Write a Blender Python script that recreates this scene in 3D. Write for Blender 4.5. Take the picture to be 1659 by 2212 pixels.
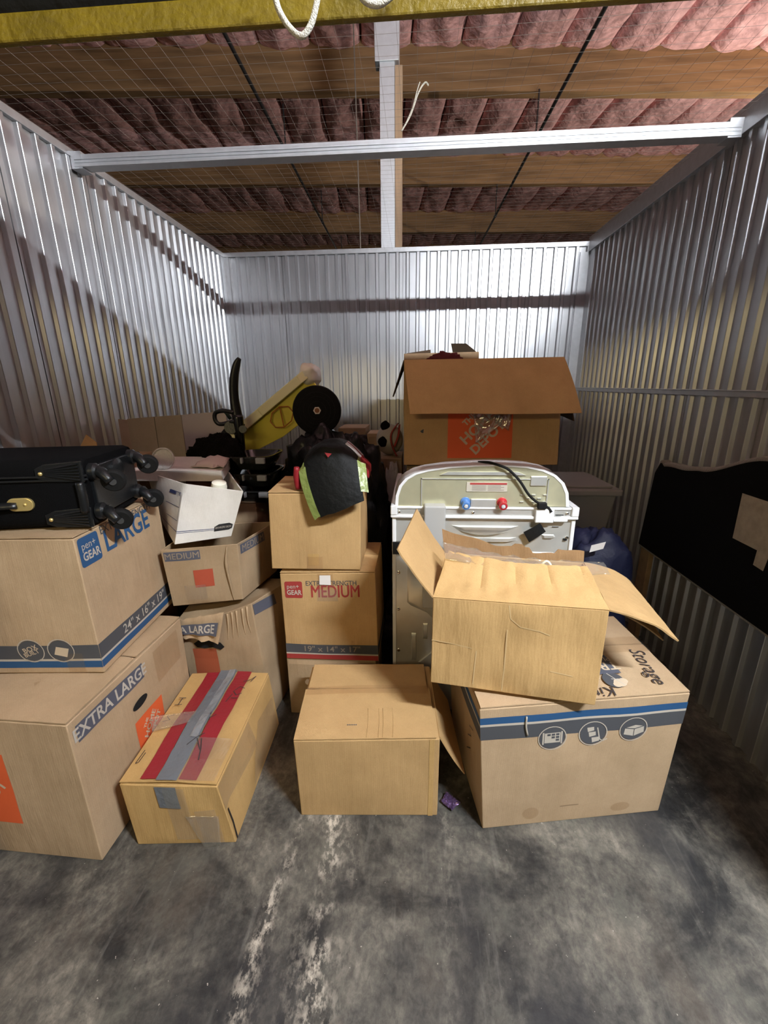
import bpy, bmesh, math, random
from mathutils import Vector, Matrix, noise
random.seed(4)
V = Vector
scene = bpy.context.scene
col = scene.collection
for o in list(bpy.data.objects):
    bpy.data.objects.remove(o)

# ------------------------------------------------------------------ camera
PITCH, YAW, ROLL, FPX = 0.28874, 0.07285, -0.00986, 925.0
fw = V((-math.sin(YAW) * math.cos(PITCH), math.cos(YAW) * math.cos(PITCH), -math.sin(PITCH)))
r0 = V((math.cos(YAW), math.sin(YAW), 0))
u0 = r0.cross(fw)
rr = math.cos(ROLL) * r0 + math.sin(ROLL) * u0
uu = -math.sin(ROLL) * r0 + math.cos(ROLL) * u0
cam_data = bpy.data.cameras.new('camera')
cam_data.sensor_fit = 'HORIZONTAL'
cam_data.sensor_width = 36.0
cam_data.lens = 36.0 * FPX / 1659.0
cam_data.clip_start = 0.02
cam = bpy.data.objects.new('camera', cam_data)
col.objects.link(cam)
M3 = Matrix((rr, uu, -fw)).transposed()
cam.matrix_world = Matrix.Translation((0, 0, 1.5)) @ M3.to_4x4()
scene.camera = cam

# ------------------------------------------------------------------ world, lights, exposure
world = bpy.data.worlds.new('world')
scene.world = world
world.use_nodes = True
bg = world.node_tree.nodes['Background']
bg.inputs[0].default_value = (1.0, 0.86, 0.66, 1)
bg.inputs[1].default_value = 0.015
scene.view_settings.view_transform = 'Standard'
scene.view_settings.look = 'None'
scene.view_settings.gamma = 1.0
scene.view_settings.use_curve_mapping = False
scene.view_settings.exposure = 0.0

TUBE_POWER = 2500.0            # emission of the cool fluorescent tube over the corridor
WARM_POWER = 20.0


def area(name, loc, target, sx, sy, power, colr):
    d = bpy.data.lights.new(name, 'AREA')
    d.shape = 'RECTANGLE'
    d.size, d.size_y, d.energy, d.color = sx, sy, power, colr
    o = bpy.data.objects.new(name, d)
    col.objects.link(o)
    o.location = loc
    o.rotation_euler = (V(target) - V(loc)).to_track_quat('-Z', 'Y').to_euler()
    return o


area('corridor_warm_lamp', (-1.0, -1.5, 2.3), (0.0, 2.2, 0.7), 1.4, 0.30, WARM_POWER, (1.0, 0.80, 0.42))

# ------------------------------------------------------------------ mesh helpers


class MB:
    def __init__(s):
        s.v, s.f = [], []

    def add(s, vs, fs):
        b = len(s.v)
        s.v += [tuple(x) for x in vs]
        s.f += [tuple(i + b for i in f) for f in fs]
        return s

    def box(s, lo, hi):
        x0, y0, z0 = lo
        x1, y1, z1 = hi
        return s.add([(x0, y0, z0), (x1, y0, z0), (x1, y1, z0), (x0, y1, z0), (x0, y0, z1), (x1, y0, z1), (x1, y1, z1), (x0, y1, z1)],
                     [(0, 3, 2, 1), (4, 5, 6, 7), (0, 1, 5, 4), (1, 2, 6, 5), (2, 3, 7, 6), (3, 0, 4, 7)])

    def hexa(s, p):
        return s.add(p, [(0, 3, 2, 1), (4, 5, 6, 7), (0, 1, 5, 4), (1, 2, 6, 5), (2, 3, 7, 6), (3, 0, 4, 7)])

    def prism(s, poly, O, U, W, N, d0, d1):
        """polygon (u,v) in frame O,U,W swept along N from d0 to d1"""
        n = len(poly)
        O, U, W, N = V(O), V(U), V(W), V(N)
        vs = [O + U * a + W * b + N * d0 for a, b in poly] + [O + U * a + W * b + N * d1 for a, b in poly]
        fs = [tuple(range(n))[::-1], tuple(range(n, 2 * n))]
        for i in range(n):
            j = (i + 1) % n
            fs.append((i, j, n + j, n + i))
        return s.add(vs, fs)

    def lathe(s, prof, O, axis, n=20):
        O, A = V(O), V(axis).normalized()
        e1 = A.orthogonal().normalized()
        e2 = A.cross(e1)
        vs, fs = [], []
        for r, h in prof:
            for k in range(n):
                t = 2 * math.pi * k / n
                vs.append(O + A * h + (e1 * math.cos(t) + e2 * math.sin(t)) * r)
        for i in range(len(prof) - 1):
            for k in range(n):
                k2 = (k + 1) % n
                fs.append((i * n + k, i * n + k2, (i + 1) * n + k2, (i + 1) * n + k))
        fs.append(tuple(range(n))[::-1])
        fs.append(tuple(range((len(prof) - 1) * n, len(prof) * n)))
        return s.add(vs, fs)

    def tube(s, pts, rad, n=8, smooth=4, flat=1.0):
        pts = [V(p) for p in pts]
        rads = rad if isinstance(rad, (list, tuple)) else [rad] * len(pts)
        P, R_ = [], []
        if smooth > 1 and len(pts) > 2:
            for i in range(len(pts) - 1):
                a, b, c, d = pts[max(i - 1, 0)], pts[i], pts[i + 1], pts[min(i + 2, len(pts) - 1)]
                for k in range(smooth):
                    t = k / smooth
                    P.append(0.5 * ((2 * b) + (c - a) * t + (2 * a - 5 * b + 4 * c - d) * t * t + (3 * b - a - 3 * c + d) * t ** 3))
                    R_.append(rads[i] * (1 - t) + rads[i + 1] * t)
            P.append(pts[-1])
            R_.append(rads[-1])
        else:
            P, R_ = pts, rads
        vs, fs = [], []
        ref = None
        for i, p in enumerate(P):
            t = (P[min(i + 1, len(P) - 1)] - P[max(i - 1, 0)]).normalized()
            if ref is None:
                ref = t.orthogonal().normalized()
            ref = (ref - t * ref.dot(t)).normalized()
            e2 = t.cross(ref)
            for k in range(n):
                a = 2 * math.pi * k / n
                vs.append(p + (ref * math.cos(a) + e2 * math.sin(a) * flat) * R_[i])
        m = len(P)
        for i in range(m - 1):
            for k in range(n):
                k2 = (k + 1) % n
                fs.append((i * n + k, i * n + k2, (i + 1) * n + k2, (i + 1) * n + k))
        fs.append(tuple(range(n))[::-1])
        fs.append(tuple(range((m - 1) * n, m * n)))
        return s.add(vs, fs)

    def sheet(s, A, B, C, D, th=0.004, nu=8, nv=6, disp=None, edge=None):
        """slab over the quad A B C D (u along A-B, v along A-D); disp lifts it along its normal"""
        A, B, C, D = V(A), V(B), V(C), V(D)
        n = (B - A).cross(D - A).normalized()
        top, bot = [], []
        for j in range(nv + 1):
            for i in range(nu + 1):
                u, v = i / nu, j / nv
                uu_, vv_ = u, v
                if edge:
                    uu_, vv_ = edge(u, v)
                p = (A * (1 - uu_) + B * uu_) * (1 - vv_) + (D * (1 - uu_) + C * uu_) * vv_
                d = disp(u, v) if disp else 0.0
                top.append(p + n * (d + th / 2))
                bot.append(p + n * (d - th / 2))
        N = (nu + 1) * (nv + 1)
        fs = []
        g = lambda i, j: j * (nu + 1) + i
        for j in range(nv):
            for i in range(nu):
                fs.append((g(i, j), g(i + 1, j), g(i + 1, j + 1), g(i, j + 1)))
                fs.append((N + g(i, j + 1), N + g(i + 1, j + 1), N + g(i + 1, j), N + g(i, j)))
        ring = [g(i, 0) for i in range(nu + 1)] + [g(nu, j) for j in range(1, nv + 1)] + [g(i, nv) for i in range(nu - 1, -1, -1)] + [g(0, j) for j in range(nv - 1, 0, -1)]
        for k in range(len(ring)):
            a, b = ring[k], ring[(k + 1) % len(ring)]
            fs.append((a, N + a, N + b, b))
        return s.add(top + bot, fs)

    def lump(s, c, r, amp=0.12, freq=2.0, seed=0, power=2.0, nu=36, nv=22, floor=None, crease=0.0):
        c = V(c)
        vs, fs = [], []
        sg = lambda x, e: math.copysign(abs(x) ** e, x)
        e = 2.0 / power
        for j in range(nv + 1):
            ph = -math.pi / 2 + math.pi * j / nv
            for i in range(nu):
                th = 2 * math.pi * i / nu
                d = V((sg(math.cos(ph), e) * sg(math.cos(th), e), sg(math.cos(ph), e) * sg(math.sin(th), e), sg(math.sin(ph), e)))
                q = d * freq + V((seed * 7.3, seed * 3.1, seed))
                k = 1 + amp * noise.noise(q) + amp * .5 * noise.noise(q * 2.3)
                if crease:
                    k -= crease * abs(noise.noise(q * 1.7 + V((9, 2, 5))))
                p = c + V((d.x * r[0], d.y * r[1], d.z * r[2])) * k
                if floor is not None and p.z < floor:
                    p.z = floor
                vs.append(p)
        for j in range(nv):
            for i in range(nu):
                i2 = (i + 1) % nu
                fs.append((j * nu + i, j * nu + i2, (j + 1) * nu + i2, (j + 1) * nu + i))
        return s.add(vs, fs)

    def build(s, name, mat, parent=None, origin=None, smooth=False, bevel=0.0, merge=False):
        me = bpy.data.meshes.new(name)
        O = V(origin) if origin is not None else (V(parent['_o']) if parent is not None and '_o' in parent else V((0, 0, 0)))
        me.from_pydata([V(v) - O for v in s.v], [], s.f)
        if merge:
            bm = bmesh.new()
            bm.from_mesh(me)
            bmesh.ops.remove_doubles(bm, verts=bm.verts, dist=1e-5)
            bm.to_mesh(me)
            bm.free()
        bm = bmesh.new()
        bm.from_mesh(me)
        bmesh.ops.recalc_face_normals(bm, faces=bm.faces)
        bm.to_mesh(me)
        bm.free()
        me.materials.append(mat)
        if smooth:
            for p in me.polygons:
                p.use_smooth = True
            if smooth == 'auto':
                me.set_sharp_from_angle(angle=math.radians(40))
        o = bpy.data.objects.new(name, me)
        col.objects.link(o)
        o['_o'] = tuple(O)
        if parent is not None:
            o.parent = parent
        elif origin is not None:
            o.location = origin
        if bevel:
            m = o.modifiers.new('bevel', 'BEVEL')
            m.width = bevel
            m.segments = 2
            m.limit_method = 'ANGLE'
            m.angle_limit = math.radians(50)
        return o


def tag(o, label=None, cat=None, group=None, kind=None):
    if label:
        o['label'] = label
    if cat:
        o['category'] = cat
    if group:
        o['group'] = group
    if kind:
        o['kind'] = kind
    return o


def thing(name, label, cat, loc, group=None):
    o = bpy.data.objects.new(name, None)
    col.objects.link(o)
    o.location = loc
    o.empty_display_size = 0.05
    o['_o'] = tuple(loc)
    return tag(o, label, cat, group)


def part_origin(o, loc):
    """remember the world origin of a mesh part so that sub-parts can hang below it"""
    o['_o'] = tuple(loc)
    return o


_tc = {}


def text2d(txt, size=1.0, bold=0.0, shear=0.0, space=1.0):
    key = (txt, size, bold, shear, space)
    if key in _tc:
        return _tc[key]
    cu = bpy.data.curves.new('t', 'FONT')
    cu.body = txt
    cu.size = size
    cu.offset = bold * size
    cu.shear = shear
    cu.space_character = space
    cu.align_x = 'CENTER'
    cu.align_y = 'CENTER'
    cu.resolution_u = 3
    o = bpy.data.objects.new('t', cu)
    col.objects.link(o)
    dg = bpy.context.evaluated_depsgraph_get()
    me = o.evaluated_get(dg).to_mesh()
    vs = [(v.co.x, v.co.y) for v in me.vertices]
    fs = [tuple(p.vertices) for p in me.polygons]
    o.evaluated_get(dg).to_mesh_clear()
    bpy.data.objects.remove(o)
    bpy.data.curves.remove(cu)
    _tc[key] = (vs, fs)
    return vs, fs


# ------------------------------------------------------------------ materials
MATS = {}


def nodes(name):
    m = bpy.data.materials.new(name)
    m.use_nodes = True
    nt = m.node_tree
    b = nt.nodes['Principled BSDF']
    return m, nt, b


def N(nt, t, **k):
    n = nt.nodes.new(t)
    for a, v in k.items():
        setattr(n, a, v)
    return n


def simple(name, c, rough=0.6, metal=0.0, bump=0.0, bscale=60.0, var=0.0, vscale=8.0, spec=None, trans=0.0, alpha=1.0, sheen=0.0, coat=0.0):
    if name in MATS:
        return MATS[name]
    m, nt, b = nodes(name)
    L = nt.links.new
    b.inputs['Base Color'].default_value = (*c, 1)
    b.inputs['Roughness'].default_value = rough
    b.inputs['Metallic'].default_value = metal
    if spec is not None:
        b.inputs['Specular IOR Level'].default_value = spec
    if trans:
        b.inputs['Transmission Weight'].default_value = trans
    if alpha < 1:
        b.inputs['Alpha'].default_value = alpha
    if sheen:
        b.inputs['Sheen Weight'].default_value = sheen
    if coat:
        b.inputs['Coat Weight'].default_value = coat
    tc = N(nt, 'ShaderNodeTexCoord')
    if var:
        n = N(nt, 'ShaderNodeTexNoise')
        n.inputs['Scale'].default_value = vscale
        n.inputs['Detail'].default_value = 5
        L(tc.outputs['Object'], n.inputs['Vector'])
        r = N(nt, 'ShaderNodeValToRGB')
        r.color_ramp.elements[0].position = 0.3
        r.color_ramp.elements[1].position = 0.7
        r.color_ramp.elements[0].color = (*[x * (1 - var) for x in c], 1)
        r.color_ramp.elements[1].color = (*[min(1, x * (1 + var)) for x in c], 1)
        L(n.outputs['Fac'], r.inputs['Fac'])
        L(r.outputs['Color'], b.inputs['Base Color'])
    if bump:
        n = N(nt, 'ShaderNodeTexNoise')
        n.inputs['Scale'].default_value = bscale
        n.inputs['Detail'].default_value = 4
        L(tc.outputs['Object'], n.inputs['Vector'])
        bp = N(nt, 'ShaderNodeBump')
        bp.inputs['Strength'].default_value = min(1, bump)
        bp.inputs['Distance'].default_value = 0.01 * max(1, bump)
        L(n.outputs['Fac'], bp.inputs['Height'])
        L(bp.outputs['Normal'], b.inputs['Normal'])
    MATS[name] = m
    return m


def cardboard(name, c, crease=0.25, rough=0.82):
    """kraft board: fibre mottling, faint flute lines, scuffs and creases as relief"""
    if name in MATS:
        return MATS[name]
    m, nt, b = nodes(name)
    L = nt.links.new
    tc = N(nt, 'ShaderNodeTexCoord')
    n1 = N(nt, 'ShaderNodeTexNoise')
    n1.inputs['Scale'].default_value = 5.0
    n1.inputs['Detail'].default_value = 8
    n1.inputs['Roughness'].default_value = 0.65
    L(tc.outputs['Object'], n1.inputs['Vector'])
    r = N(nt, 'ShaderNodeValToRGB')
    r.color_ramp.elements[0].position = 0.3
    r.color_ramp.elements[1].position = 0.72
    r.color_ramp.elements[0].color = (c[0] * .86, c[1] * .84, c[2] * .80, 1)
    r.color_ramp.elements[1].color = (c[0] * 1.08, c[1] * 1.07, c[2] * 1.06, 1)
    L(n1.outputs['Fac'], r.inputs['Fac'])
    n2 = N(nt, 'ShaderNodeTexNoise')
    n2.inputs['Scale'].default_value = 420.0
    n2.inputs['Detail'].default_value = 2
    L(tc.outputs['Object'], n2.inputs['Vector'])
    mx = N(nt, 'ShaderNodeMix', data_type='RGBA', blend_type='OVERLAY')
    mx.inputs[0].default_value = 0.16
    L(r.outputs['Color'], mx.inputs[6])
    L(n2.outputs['Fac'], mx.inputs[7])
    L(mx.outputs[2], b.inputs['Base Color'])
    b.inputs['Roughness'].default_value = rough
    b.inputs['Specular IOR Level'].default_value = 0.25
    # flutes run upright: bands across x and y
    sx = N(nt, 'ShaderNodeSeparateXYZ')
    L(tc.outputs['Object'], sx.inputs[0])
    ad = N(nt, 'ShaderNodeMath', operation='ADD')
    L(sx.outputs[0], ad.inputs[0])
    L(sx.outputs[1], ad.inputs[1])
    sc = N(nt, 'ShaderNodeMath', operation='MULTIPLY')
    sc.inputs[1].default_value = 800.0
    L(ad.outputs[0], sc.inputs[0])
    sn = N(nt, 'ShaderNodeMath', operation='SINE')
    L(sc.outputs[0], sn.inputs[0])
    n3 = N(nt, 'ShaderNodeTexNoise')
    n3.inputs['Scale'].default_value = 9.0
    n3.inputs['Detail'].default_value = 6
    mp = N(nt, 'ShaderNodeMapping')
    mp.inputs['Scale'].default_value = (2.2, 2.2, .45)
    L(tc.outputs['Object'], mp.inputs[0])
    L(mp.outputs[0], n3.inputs['Vector'])
    m2 = N(nt, 'ShaderNodeMath', operation='MULTIPLY_ADD')
    m2.inputs[1].default_value = 0.025
    L(sn.outputs[0], m2.inputs[0])
    m3 = N(nt, 'ShaderNodeMath', operation='MULTIPLY')
    m3.inputs[1].default_value = crease * 6
    L(n3.outputs['Fac'], m3.inputs[0])
    L(m3.outputs[0], m2.inputs[2])
    bp = N(nt, 'ShaderNodeBump')
    bp.inputs['Strength'].default_value = 0.5
    bp.inputs['Distance'].default_value = 0.004
    L(m2.outputs[0], bp.inputs['Height'])
    L(bp.outputs['Normal'], b.inputs['Normal'])
    MATS[name] = m
    return m


def galvanised(name, c=(0.62, 0.63, 0.64), rough=0.36, metal=0.85, spangle=0.12, scale=40, zstretch=0.25):
    if name in MATS:
        return MATS[name]
    m, nt, b = nodes(name)
    L = nt.links.new
    tc = N(nt, 'ShaderNodeTexCoord')
    mp = N(nt, 'ShaderNodeMapping')
    mp.inputs['Scale'].default_value = (1, 1, zstretch)
    L(tc.outputs['Object'], mp.inputs[0])
    n = N(nt, 'ShaderNodeTexNoise')
    n.inputs['Scale'].default_value = scale
    n.inputs['Detail'].default_value = 6
    L(mp.outputs[0], n.inputs['Vector'])
    r = N(nt, 'ShaderNodeValToRGB')
    r.color_ramp.elements[0].position = .3
    r.color_ramp.elements[1].position = .7
    r.color_ramp.elements[0].color = (*[x * (1 - spangle) for x in c], 1)
    r.color_ramp.elements[1].color = (*[min(1, x * (1 + spangle)) for x in c], 1)
    L(n.outputs['Fac'], r.inputs['Fac'])
    L(r.outputs['Color'], b.inputs['Base Color'])
    mr = N(nt, 'ShaderNodeMapRange')
    mr.inputs[3].default_value = rough - .06
    mr.inputs[4].default_value = rough + .08
    L(n.outputs['Fac'], mr.inputs[0])
    L(mr.outputs[0], b.inputs['Roughness'])
    b.inputs['Metallic'].default_value = metal
    MATS[name] = m
    return m


def floor_material():
    m, nt, b = nodes('worn_concrete')
    L = nt.links.new
    tc = N(nt, 'ShaderNodeTexCoord')

    def noi(scale, detail, rough=.6, mapping=None, dist=0.0):
        n = N(nt, 'ShaderNodeTexNoise')
        n.inputs['Scale'].default_value = scale
        n.inputs['Detail'].default_value = detail
        n.inputs['Roughness'].default_value = rough
        n.inputs['Distortion'].default_value = dist
        if mapping:
            mp = N(nt, 'ShaderNodeMapping')
            mp.inputs['Scale'].default_value = mapping
            L(tc.outputs['Object'], mp.inputs[0])
            L(mp.outputs[0], n.inputs['Vector'])
        else:
            L(tc.outputs['Object'], n.inputs['Vector'])
        return n.outputs['Fac']

    def ramp(fac, p0, c0, p1, c1):
        r = N(nt, 'ShaderNodeValToRGB')
        r.color_ramp.elements[0].position = p0
        r.color_ramp.elements[1].position = p1
        r.color_ramp.elements[0].color = (*c0, 1)
        r.color_ramp.elements[1].color = (*c1, 1)
        L(fac, r.inputs['Fac'])
        return r.outputs['Color']

    def mix(f, a, c, mode='MIX'):
        x = N(nt, 'ShaderNodeMix', data_type='RGBA', blend_type=mode)
        if isinstance(f, float):
            x.inputs[0].default_value = f
        else:
            L(f, x.inputs[0])
        for s_, i in ((a, 6), (c, 7)):
            if isinstance(s_, tuple):
                x.inputs[i].default_value = (*s_, 1)
            else:
                L(s_, x.inputs[i])
        return x.outputs[2]

    def math_(op, a, b_=None, c=None):
        x = N(nt, 'ShaderNodeMath', operation=op)
        for s_, i in ((a, 0), (b_, 1), (c, 2)):
            if s_ is None:
                continue
            if isinstance(s_, (int, float)):
                x.inputs[i].default_value = s_
            else:
                L(s_, x.inputs[i])
        return x.outputs[0]
    base = ramp(noi(2.6, 9, .65, dist=.6), .40, (.036, .037, .038), .62, (.21, .20, .178))
    mott = ramp(noi(11, 8, .7), .35, (.40, .41, .42), .7, (1.4, 1.36, 1.26))
    c = mix(.8, base, mott, 'MULTIPLY')
    fine = ramp(noi(48, 8, .75, (1, .7, 1), .4), .36, (.45, .45, .46), .66, (1.35, 1.33, 1.28))
    c = mix(.8, c, fine, 'MULTIPLY')
    gr = ramp(noi(4.4, 7, .7, (1.3, .8, 1)), .54, (0, 0, 0), .68, (1, 1, 1))
    c = mix(math_('MULTIPLY', gr, .45), c, (.165, .165, .135))
    # brown rubbed patches and dark oily ones
    br = ramp(noi(3.2, 6, .6, (1, .6, 1)), .55, (0, 0, 0), .75, (1, 1, 1))
    c = mix(math_('MULTIPLY', br, .40), c, (.15, .115, .085))
    dk = ramp(noi(1.7, 5, .55, (1.6, .7, 1)), .50, (0, 0, 0), .64, (1, 1, 1))
    c = mix(math_('MULTIPLY', dk, .75), c, (.026, .027, .031))
    # fine drag marks along the depth of the unit
    dr = ramp(noi(30, 4, .6, (1, .10, 1)), .58, (0, 0, 0), .78, (1, 1, 1))
    c = mix(math_('MULTIPLY', dr, .22), c, (.40, .38, .34))
    sx = N(nt, 'ShaderNodeSeparateXYZ')
    L(tc.outputs['Object'], sx.inputs[0])
    X, Y = sx.outputs[0], sx.outputs[1]
    wob = math_('MULTIPLY', math_('SUBTRACT', noi(7, 4), .5), .10)
    chips = ramp(noi(46, 5, .7, (1, .55, 1)), .46, (0, 0, 0), .60, (1, 1, 1))
    band = ramp(noi(5, 4, .6), .40, (0, 0, 0), .58, (1, 1, 1))

    def streak(x_at_1, slope, width, gain):
        nonlocal c
        # |x - (x1 + slope*(y-1)) + wobble| < width
        line = math_('ADD', x_at_1, math_('MULTIPLY', math_('SUBTRACT', Y, 1.0), slope))
        d = math_('ABSOLUTE', math_('ADD', math_('SUBTRACT', X, line), wob))
        mr = N(nt, 'ShaderNodeMapRange')
        mr.inputs[1].default_value = width
        mr.inputs[2].default_value = width * .2
        L(d, mr.inputs[0])
        f = math_('MULTIPLY', math_('MULTIPLY', mr.outputs[0], chips), math_('MULTIPLY', band, gain))
        c = mix(f, c, (.62, .56, .47))
    streak(-0.268, -0.08, .036, 1.0)
    streak(-0.400, 0.10, .028, .95)
    streak(-0.262, -0.08, .12, .40)
    streak(-0.39, 0.10, .07, .25)
    streak(0.12, 0.05, .035, .22)
    # small white chips anywhere
    vo = noi(85, 3, .6)
    sp = ramp(vo, .715, (0, 0, 0), .74, (1, 1, 1))
    c = mix(math_('MULTIPLY', sp, .7), c, (.62, .57, .50))
    L(c, b.inputs['Base Color'])
    rg = N(nt, 'ShaderNodeMapRange')
    rg.inputs[3].default_value = .38
    rg.inputs[4].default_value = .66
    L(noi(6, 6), rg.inputs[0])
    L(rg.outputs[0], b.inputs['Roughness'])
    bp = N(nt, 'ShaderNodeBump')
    bp.inputs['Strength'].default_value = .25
    bp.inputs['Distance'].default_value = .004
    L(noi(40, 8, .7), bp.inputs['Height'])
    L(bp.outputs['Normal'], b.inputs['Normal'])
    return m


def wood_material(name, c, axis=(1.2, 14, 14)):
    m, nt, b = nodes(name)
    L = nt.links.new
    tc = N(nt, 'ShaderNodeTexCoord')
    mp = N(nt, 'ShaderNodeMapping')
    mp.inputs['Scale'].default_value = axis
    L(tc.outputs['Object'], mp.inputs[0])
    n = N(nt, 'ShaderNodeTexNoise')
    n.inputs['Scale'].default_value = 1.0
    n.inputs['Detail'].default_value = 8
    n.inputs['Distortion'].default_value = .4
    L(mp.outputs[0], n.inputs['Vector'])
    r = N(nt, 'ShaderNodeValToRGB')
    r.color_ramp.elements[0].position = .3
    r.color_ramp.elements[1].position = .7
    r.color_ramp.elements[0].color = (*[x * .62 for x in c], 1)
    r.color_ramp.elements[1].color = (*[x * 1.2 for x in c], 1)
    L(n.outputs['Fac'], r.inputs['Fac'])
    L(r.outputs['Color'], b.inputs['Base Color'])
    b.inputs['Roughness'].default_value = .75
    MATS[name] = m
    return m


def plastic_film(name, tint=(1, 1, 1), body=0.06, shine=0.16, rough=0.14):
    """thin clear film: mostly see-through, a little milky, with crisp glints"""
    m = bpy.data.materials.new(name)
    m.use_nodes = True
    nt = m.node_tree
    nt.nodes.remove(nt.nodes['Principled BSDF'])
    L = nt.links.new
    tr = N(nt, 'ShaderNodeBsdfTransparent')
    tr.inputs[0].default_value = (*tint, 1)
    gl = N(nt, 'ShaderNodeBsdfGlossy')
    gl.inputs['Roughness'].default_value = rough
    df = N(nt, 'ShaderNodeBsdfDiffuse')
    df.inputs[0].default_value = (*tint, 1)
    m1 = N(nt, 'ShaderNodeMixShader')
    m1.inputs[0].default_value = body
    m2 = N(nt, 'ShaderNodeMixShader')
    m2.inputs[0].default_value = shine
    L(tr.outputs[0], m1.inputs[1])
    L(df.outputs[0], m1.inputs[2])
    L(m1.outputs[0], m2.inputs[1])
    L(gl.outputs[0], m2.inputs[2])
    L(m2.outputs[0], nt.nodes['Material Output'].inputs[0])
    MATS[name] = m
    return m


KRAFT = cardboard('kraft_board', (0.53, 0.345, 0.160), .45)
KRAFT_PALE = cardboard('pale_kraft_board', (0.50, 0.360, 0.225), .45)
KRAFT_GOLD = cardboard('golden_kraft_board', (0.56, 0.36, 0.145), .5)
KRAFT_CREASED = cardboard('creased_kraft_board', (0.58, 0.375, 0.165), .8)
KRAFT_DULL = cardboard('dull_kraft_board', (0.40, 0.29, 0.18), .4)
WHITE_BOARD = cardboard('white_board', (0.72, 0.70, 0.66), .2)
INK_GREY = simple('grey_ink', (0.075, 0.078, 0.088), .7)
INK_BLUEGREY = simple('blue_grey_ink', (0.095, 0.10, 0.13), .7)
INK_BLUE = simple('blue_ink', (0.020, 0.085, 0.21), .7)
INK_NAVY = simple('navy_ink', (0.030, 0.045, 0.14), .7)
INK_RED = simple('red_ink', (0.36, 0.040, 0.035), .7)
INK_ORANGE = simple('orange_ink', (0.78, 0.13, 0.035), .7)
INK_PALE = simple('pale_ink', (0.62, 0.50, 0.36), .7)
INK_WHITE = simple('white_ink', (0.52, 0.47, 0.40), .7)
INK_BLACK = simple('black_ink', (0.018, 0.018, 0.02), .7)
MARKER = simple('marker_ink', (0.05, 0.04, 0.04), .6)
CLEAR_TAPE = plastic_film('clear_tape', (.93, .89, .83), .03, .04, .25)
FILM = plastic_film('crinkled_film', (.96, .95, .92), .06, .12, .10)
FILM_THICK = plastic_film('thick_crinkled_film', (.93, .91, .86), .14, .20, .14)
TAPE_GREY = simple('grey_duct_tape', (0.20, 0.22, 0.25), .30, metal=.25, bump=.5, bscale=35)
TAPE_RED = simple('red_tape', (0.30, 0.020, 0.030), .42, bump=.3, bscale=60)
WALL_METAL = galvanised('corrugated_steel', (0.56, 0.565, 0.58), .34, .80, .08, 18, .15)
TRIM_METAL = galvanised('steel_trim', (0.55, 0.56, 0.575), .42, .75, .07, 30, 1)
STUD_METAL = galvanised('steel_stud', (0.66, 0.68, 0.70), .45, .55, .05, 30, 1)
BLACK_PLASTIC = simple('black_plastic', (0.008, 0.009, 0.010), .36, bump=.1, bscale=120)
BLACK_CLOTH = simple('black_cloth', (0.004, 0.004, 0.0045), .9, bump=.4, bscale=400, spec=.1)
BLACK_BAG = simple('black_bag_plastic', (0.006, 0.006, 0.007), .36, bump=1.6, bscale=9, spec=.3)
BLACK_FUR = simple('black_pile_fabric', (0.007, 0.0065, 0.006), .95, bump=1.5, bscale=90, spec=.05)
BRASS = simple('brass', (0.90, 0.70, 0.28), .38, metal=.7)
CHROME = simple('chrome', (0.75, 0.75, 0.75), .15, metal=1.0)
YELLOW_PAINT = simple('yellow_paint', (0.17, 0.115, 0.004), .50, bump=.4, bscale=70, var=.2, vscale=14)
YELLOW_PLASTIC = simple('yellow_plastic', (0.84, 0.74, 0.10), .40)
YELLOW_PALE = simple('pale_yellow_plastic', (0.88, 0.85, 0.50), .42)
CREAM = simple('cream_plastic', (0.88, 0.86, 0.72), .45)
WHITE_ENAMEL = simple('white_enamel', (0.78, 0.79, 0.80), .22, coat=.3)
GREY_PLASTIC = simple('grey_plastic', (0.42, 0.42, 0.41), .45)
APPLIANCE_STEEL = galvanised('zinc_plated_steel', (0.74, 0.745, 0.71), .30, .62, .07, 14, 1)
RUBBER = simple('black_rubber', (0.010, 0.010, 0.010), .75, bump=.2, spec=.2)
ROPE = simple('white_rope', (0.72, 0.68, 0.60), .8, bump=.6, bscale=500)
PINK = simple('pink_fibreglass', (0.66, 0.375, 0.36), .95, bump=2.2, bscale=16, var=.30, vscale=10, spec=.05)
WOOD_BEAM = wood_material('joist_wood', (0.30, 0.165, 0.070))
WOOD_POST = wood_material('post_wood', (0.42, 0.28, 0.17), (14, 14, 1.5))
WIRE = simple('mesh_wire', (0.30, 0.26, 0.22), .5, metal=.5)
DARK_STEEL = simple('dark_pipe', (0.09, 0.085, 0.085), .35, metal=.7)

# ------------------------------------------------------------------ dimensions of the unit
XL, XR, YB, ZT, YF = -1.65, 1.40, 4.0, 2.58, 0.86

# corridor fluorescent tube: a real lamp hung over the corridor, behind and right of the camera
lampmat = bpy.data.materials.new('lit_tube')
lampmat.use_nodes = True
nt_ = lampmat.node_tree
nt_.nodes.remove(nt_.nodes['Principled BSDF'])
em = nt_.nodes.new('ShaderNodeEmission')
em.inputs[0].default_value = (0.90, 0.95, 1.0, 1)
em.inputs[1].default_value = TUBE_POWER
nt_.links.new(em.outputs[0], nt_.nodes['Material Output'].inputs[0])
t = thing('tube_lamp', 'long white fluorescent tube hung over the corridor', 'lamp', (1.50, -0.47, 3.16))
MB().tube([(1.10, -0.47, 3.16), (1.90, -0.47, 3.16)], 0.016, 12, 1).build('tube', lampmat, t, smooth=True)
for x in (1.08, 1.90):
    MB().box((x, -0.49, 3.14), (x + .02, -0.45, 3.20)).build('end_cap', GREY_PLASTIC, t)
lampmat2 = lampmat.copy()
lampmat2.name = 'added_roof_fill'
lampmat2.node_tree.nodes['Emission'].inputs[0].default_value = (1.0, 0.93, 0.82, 1)
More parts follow.
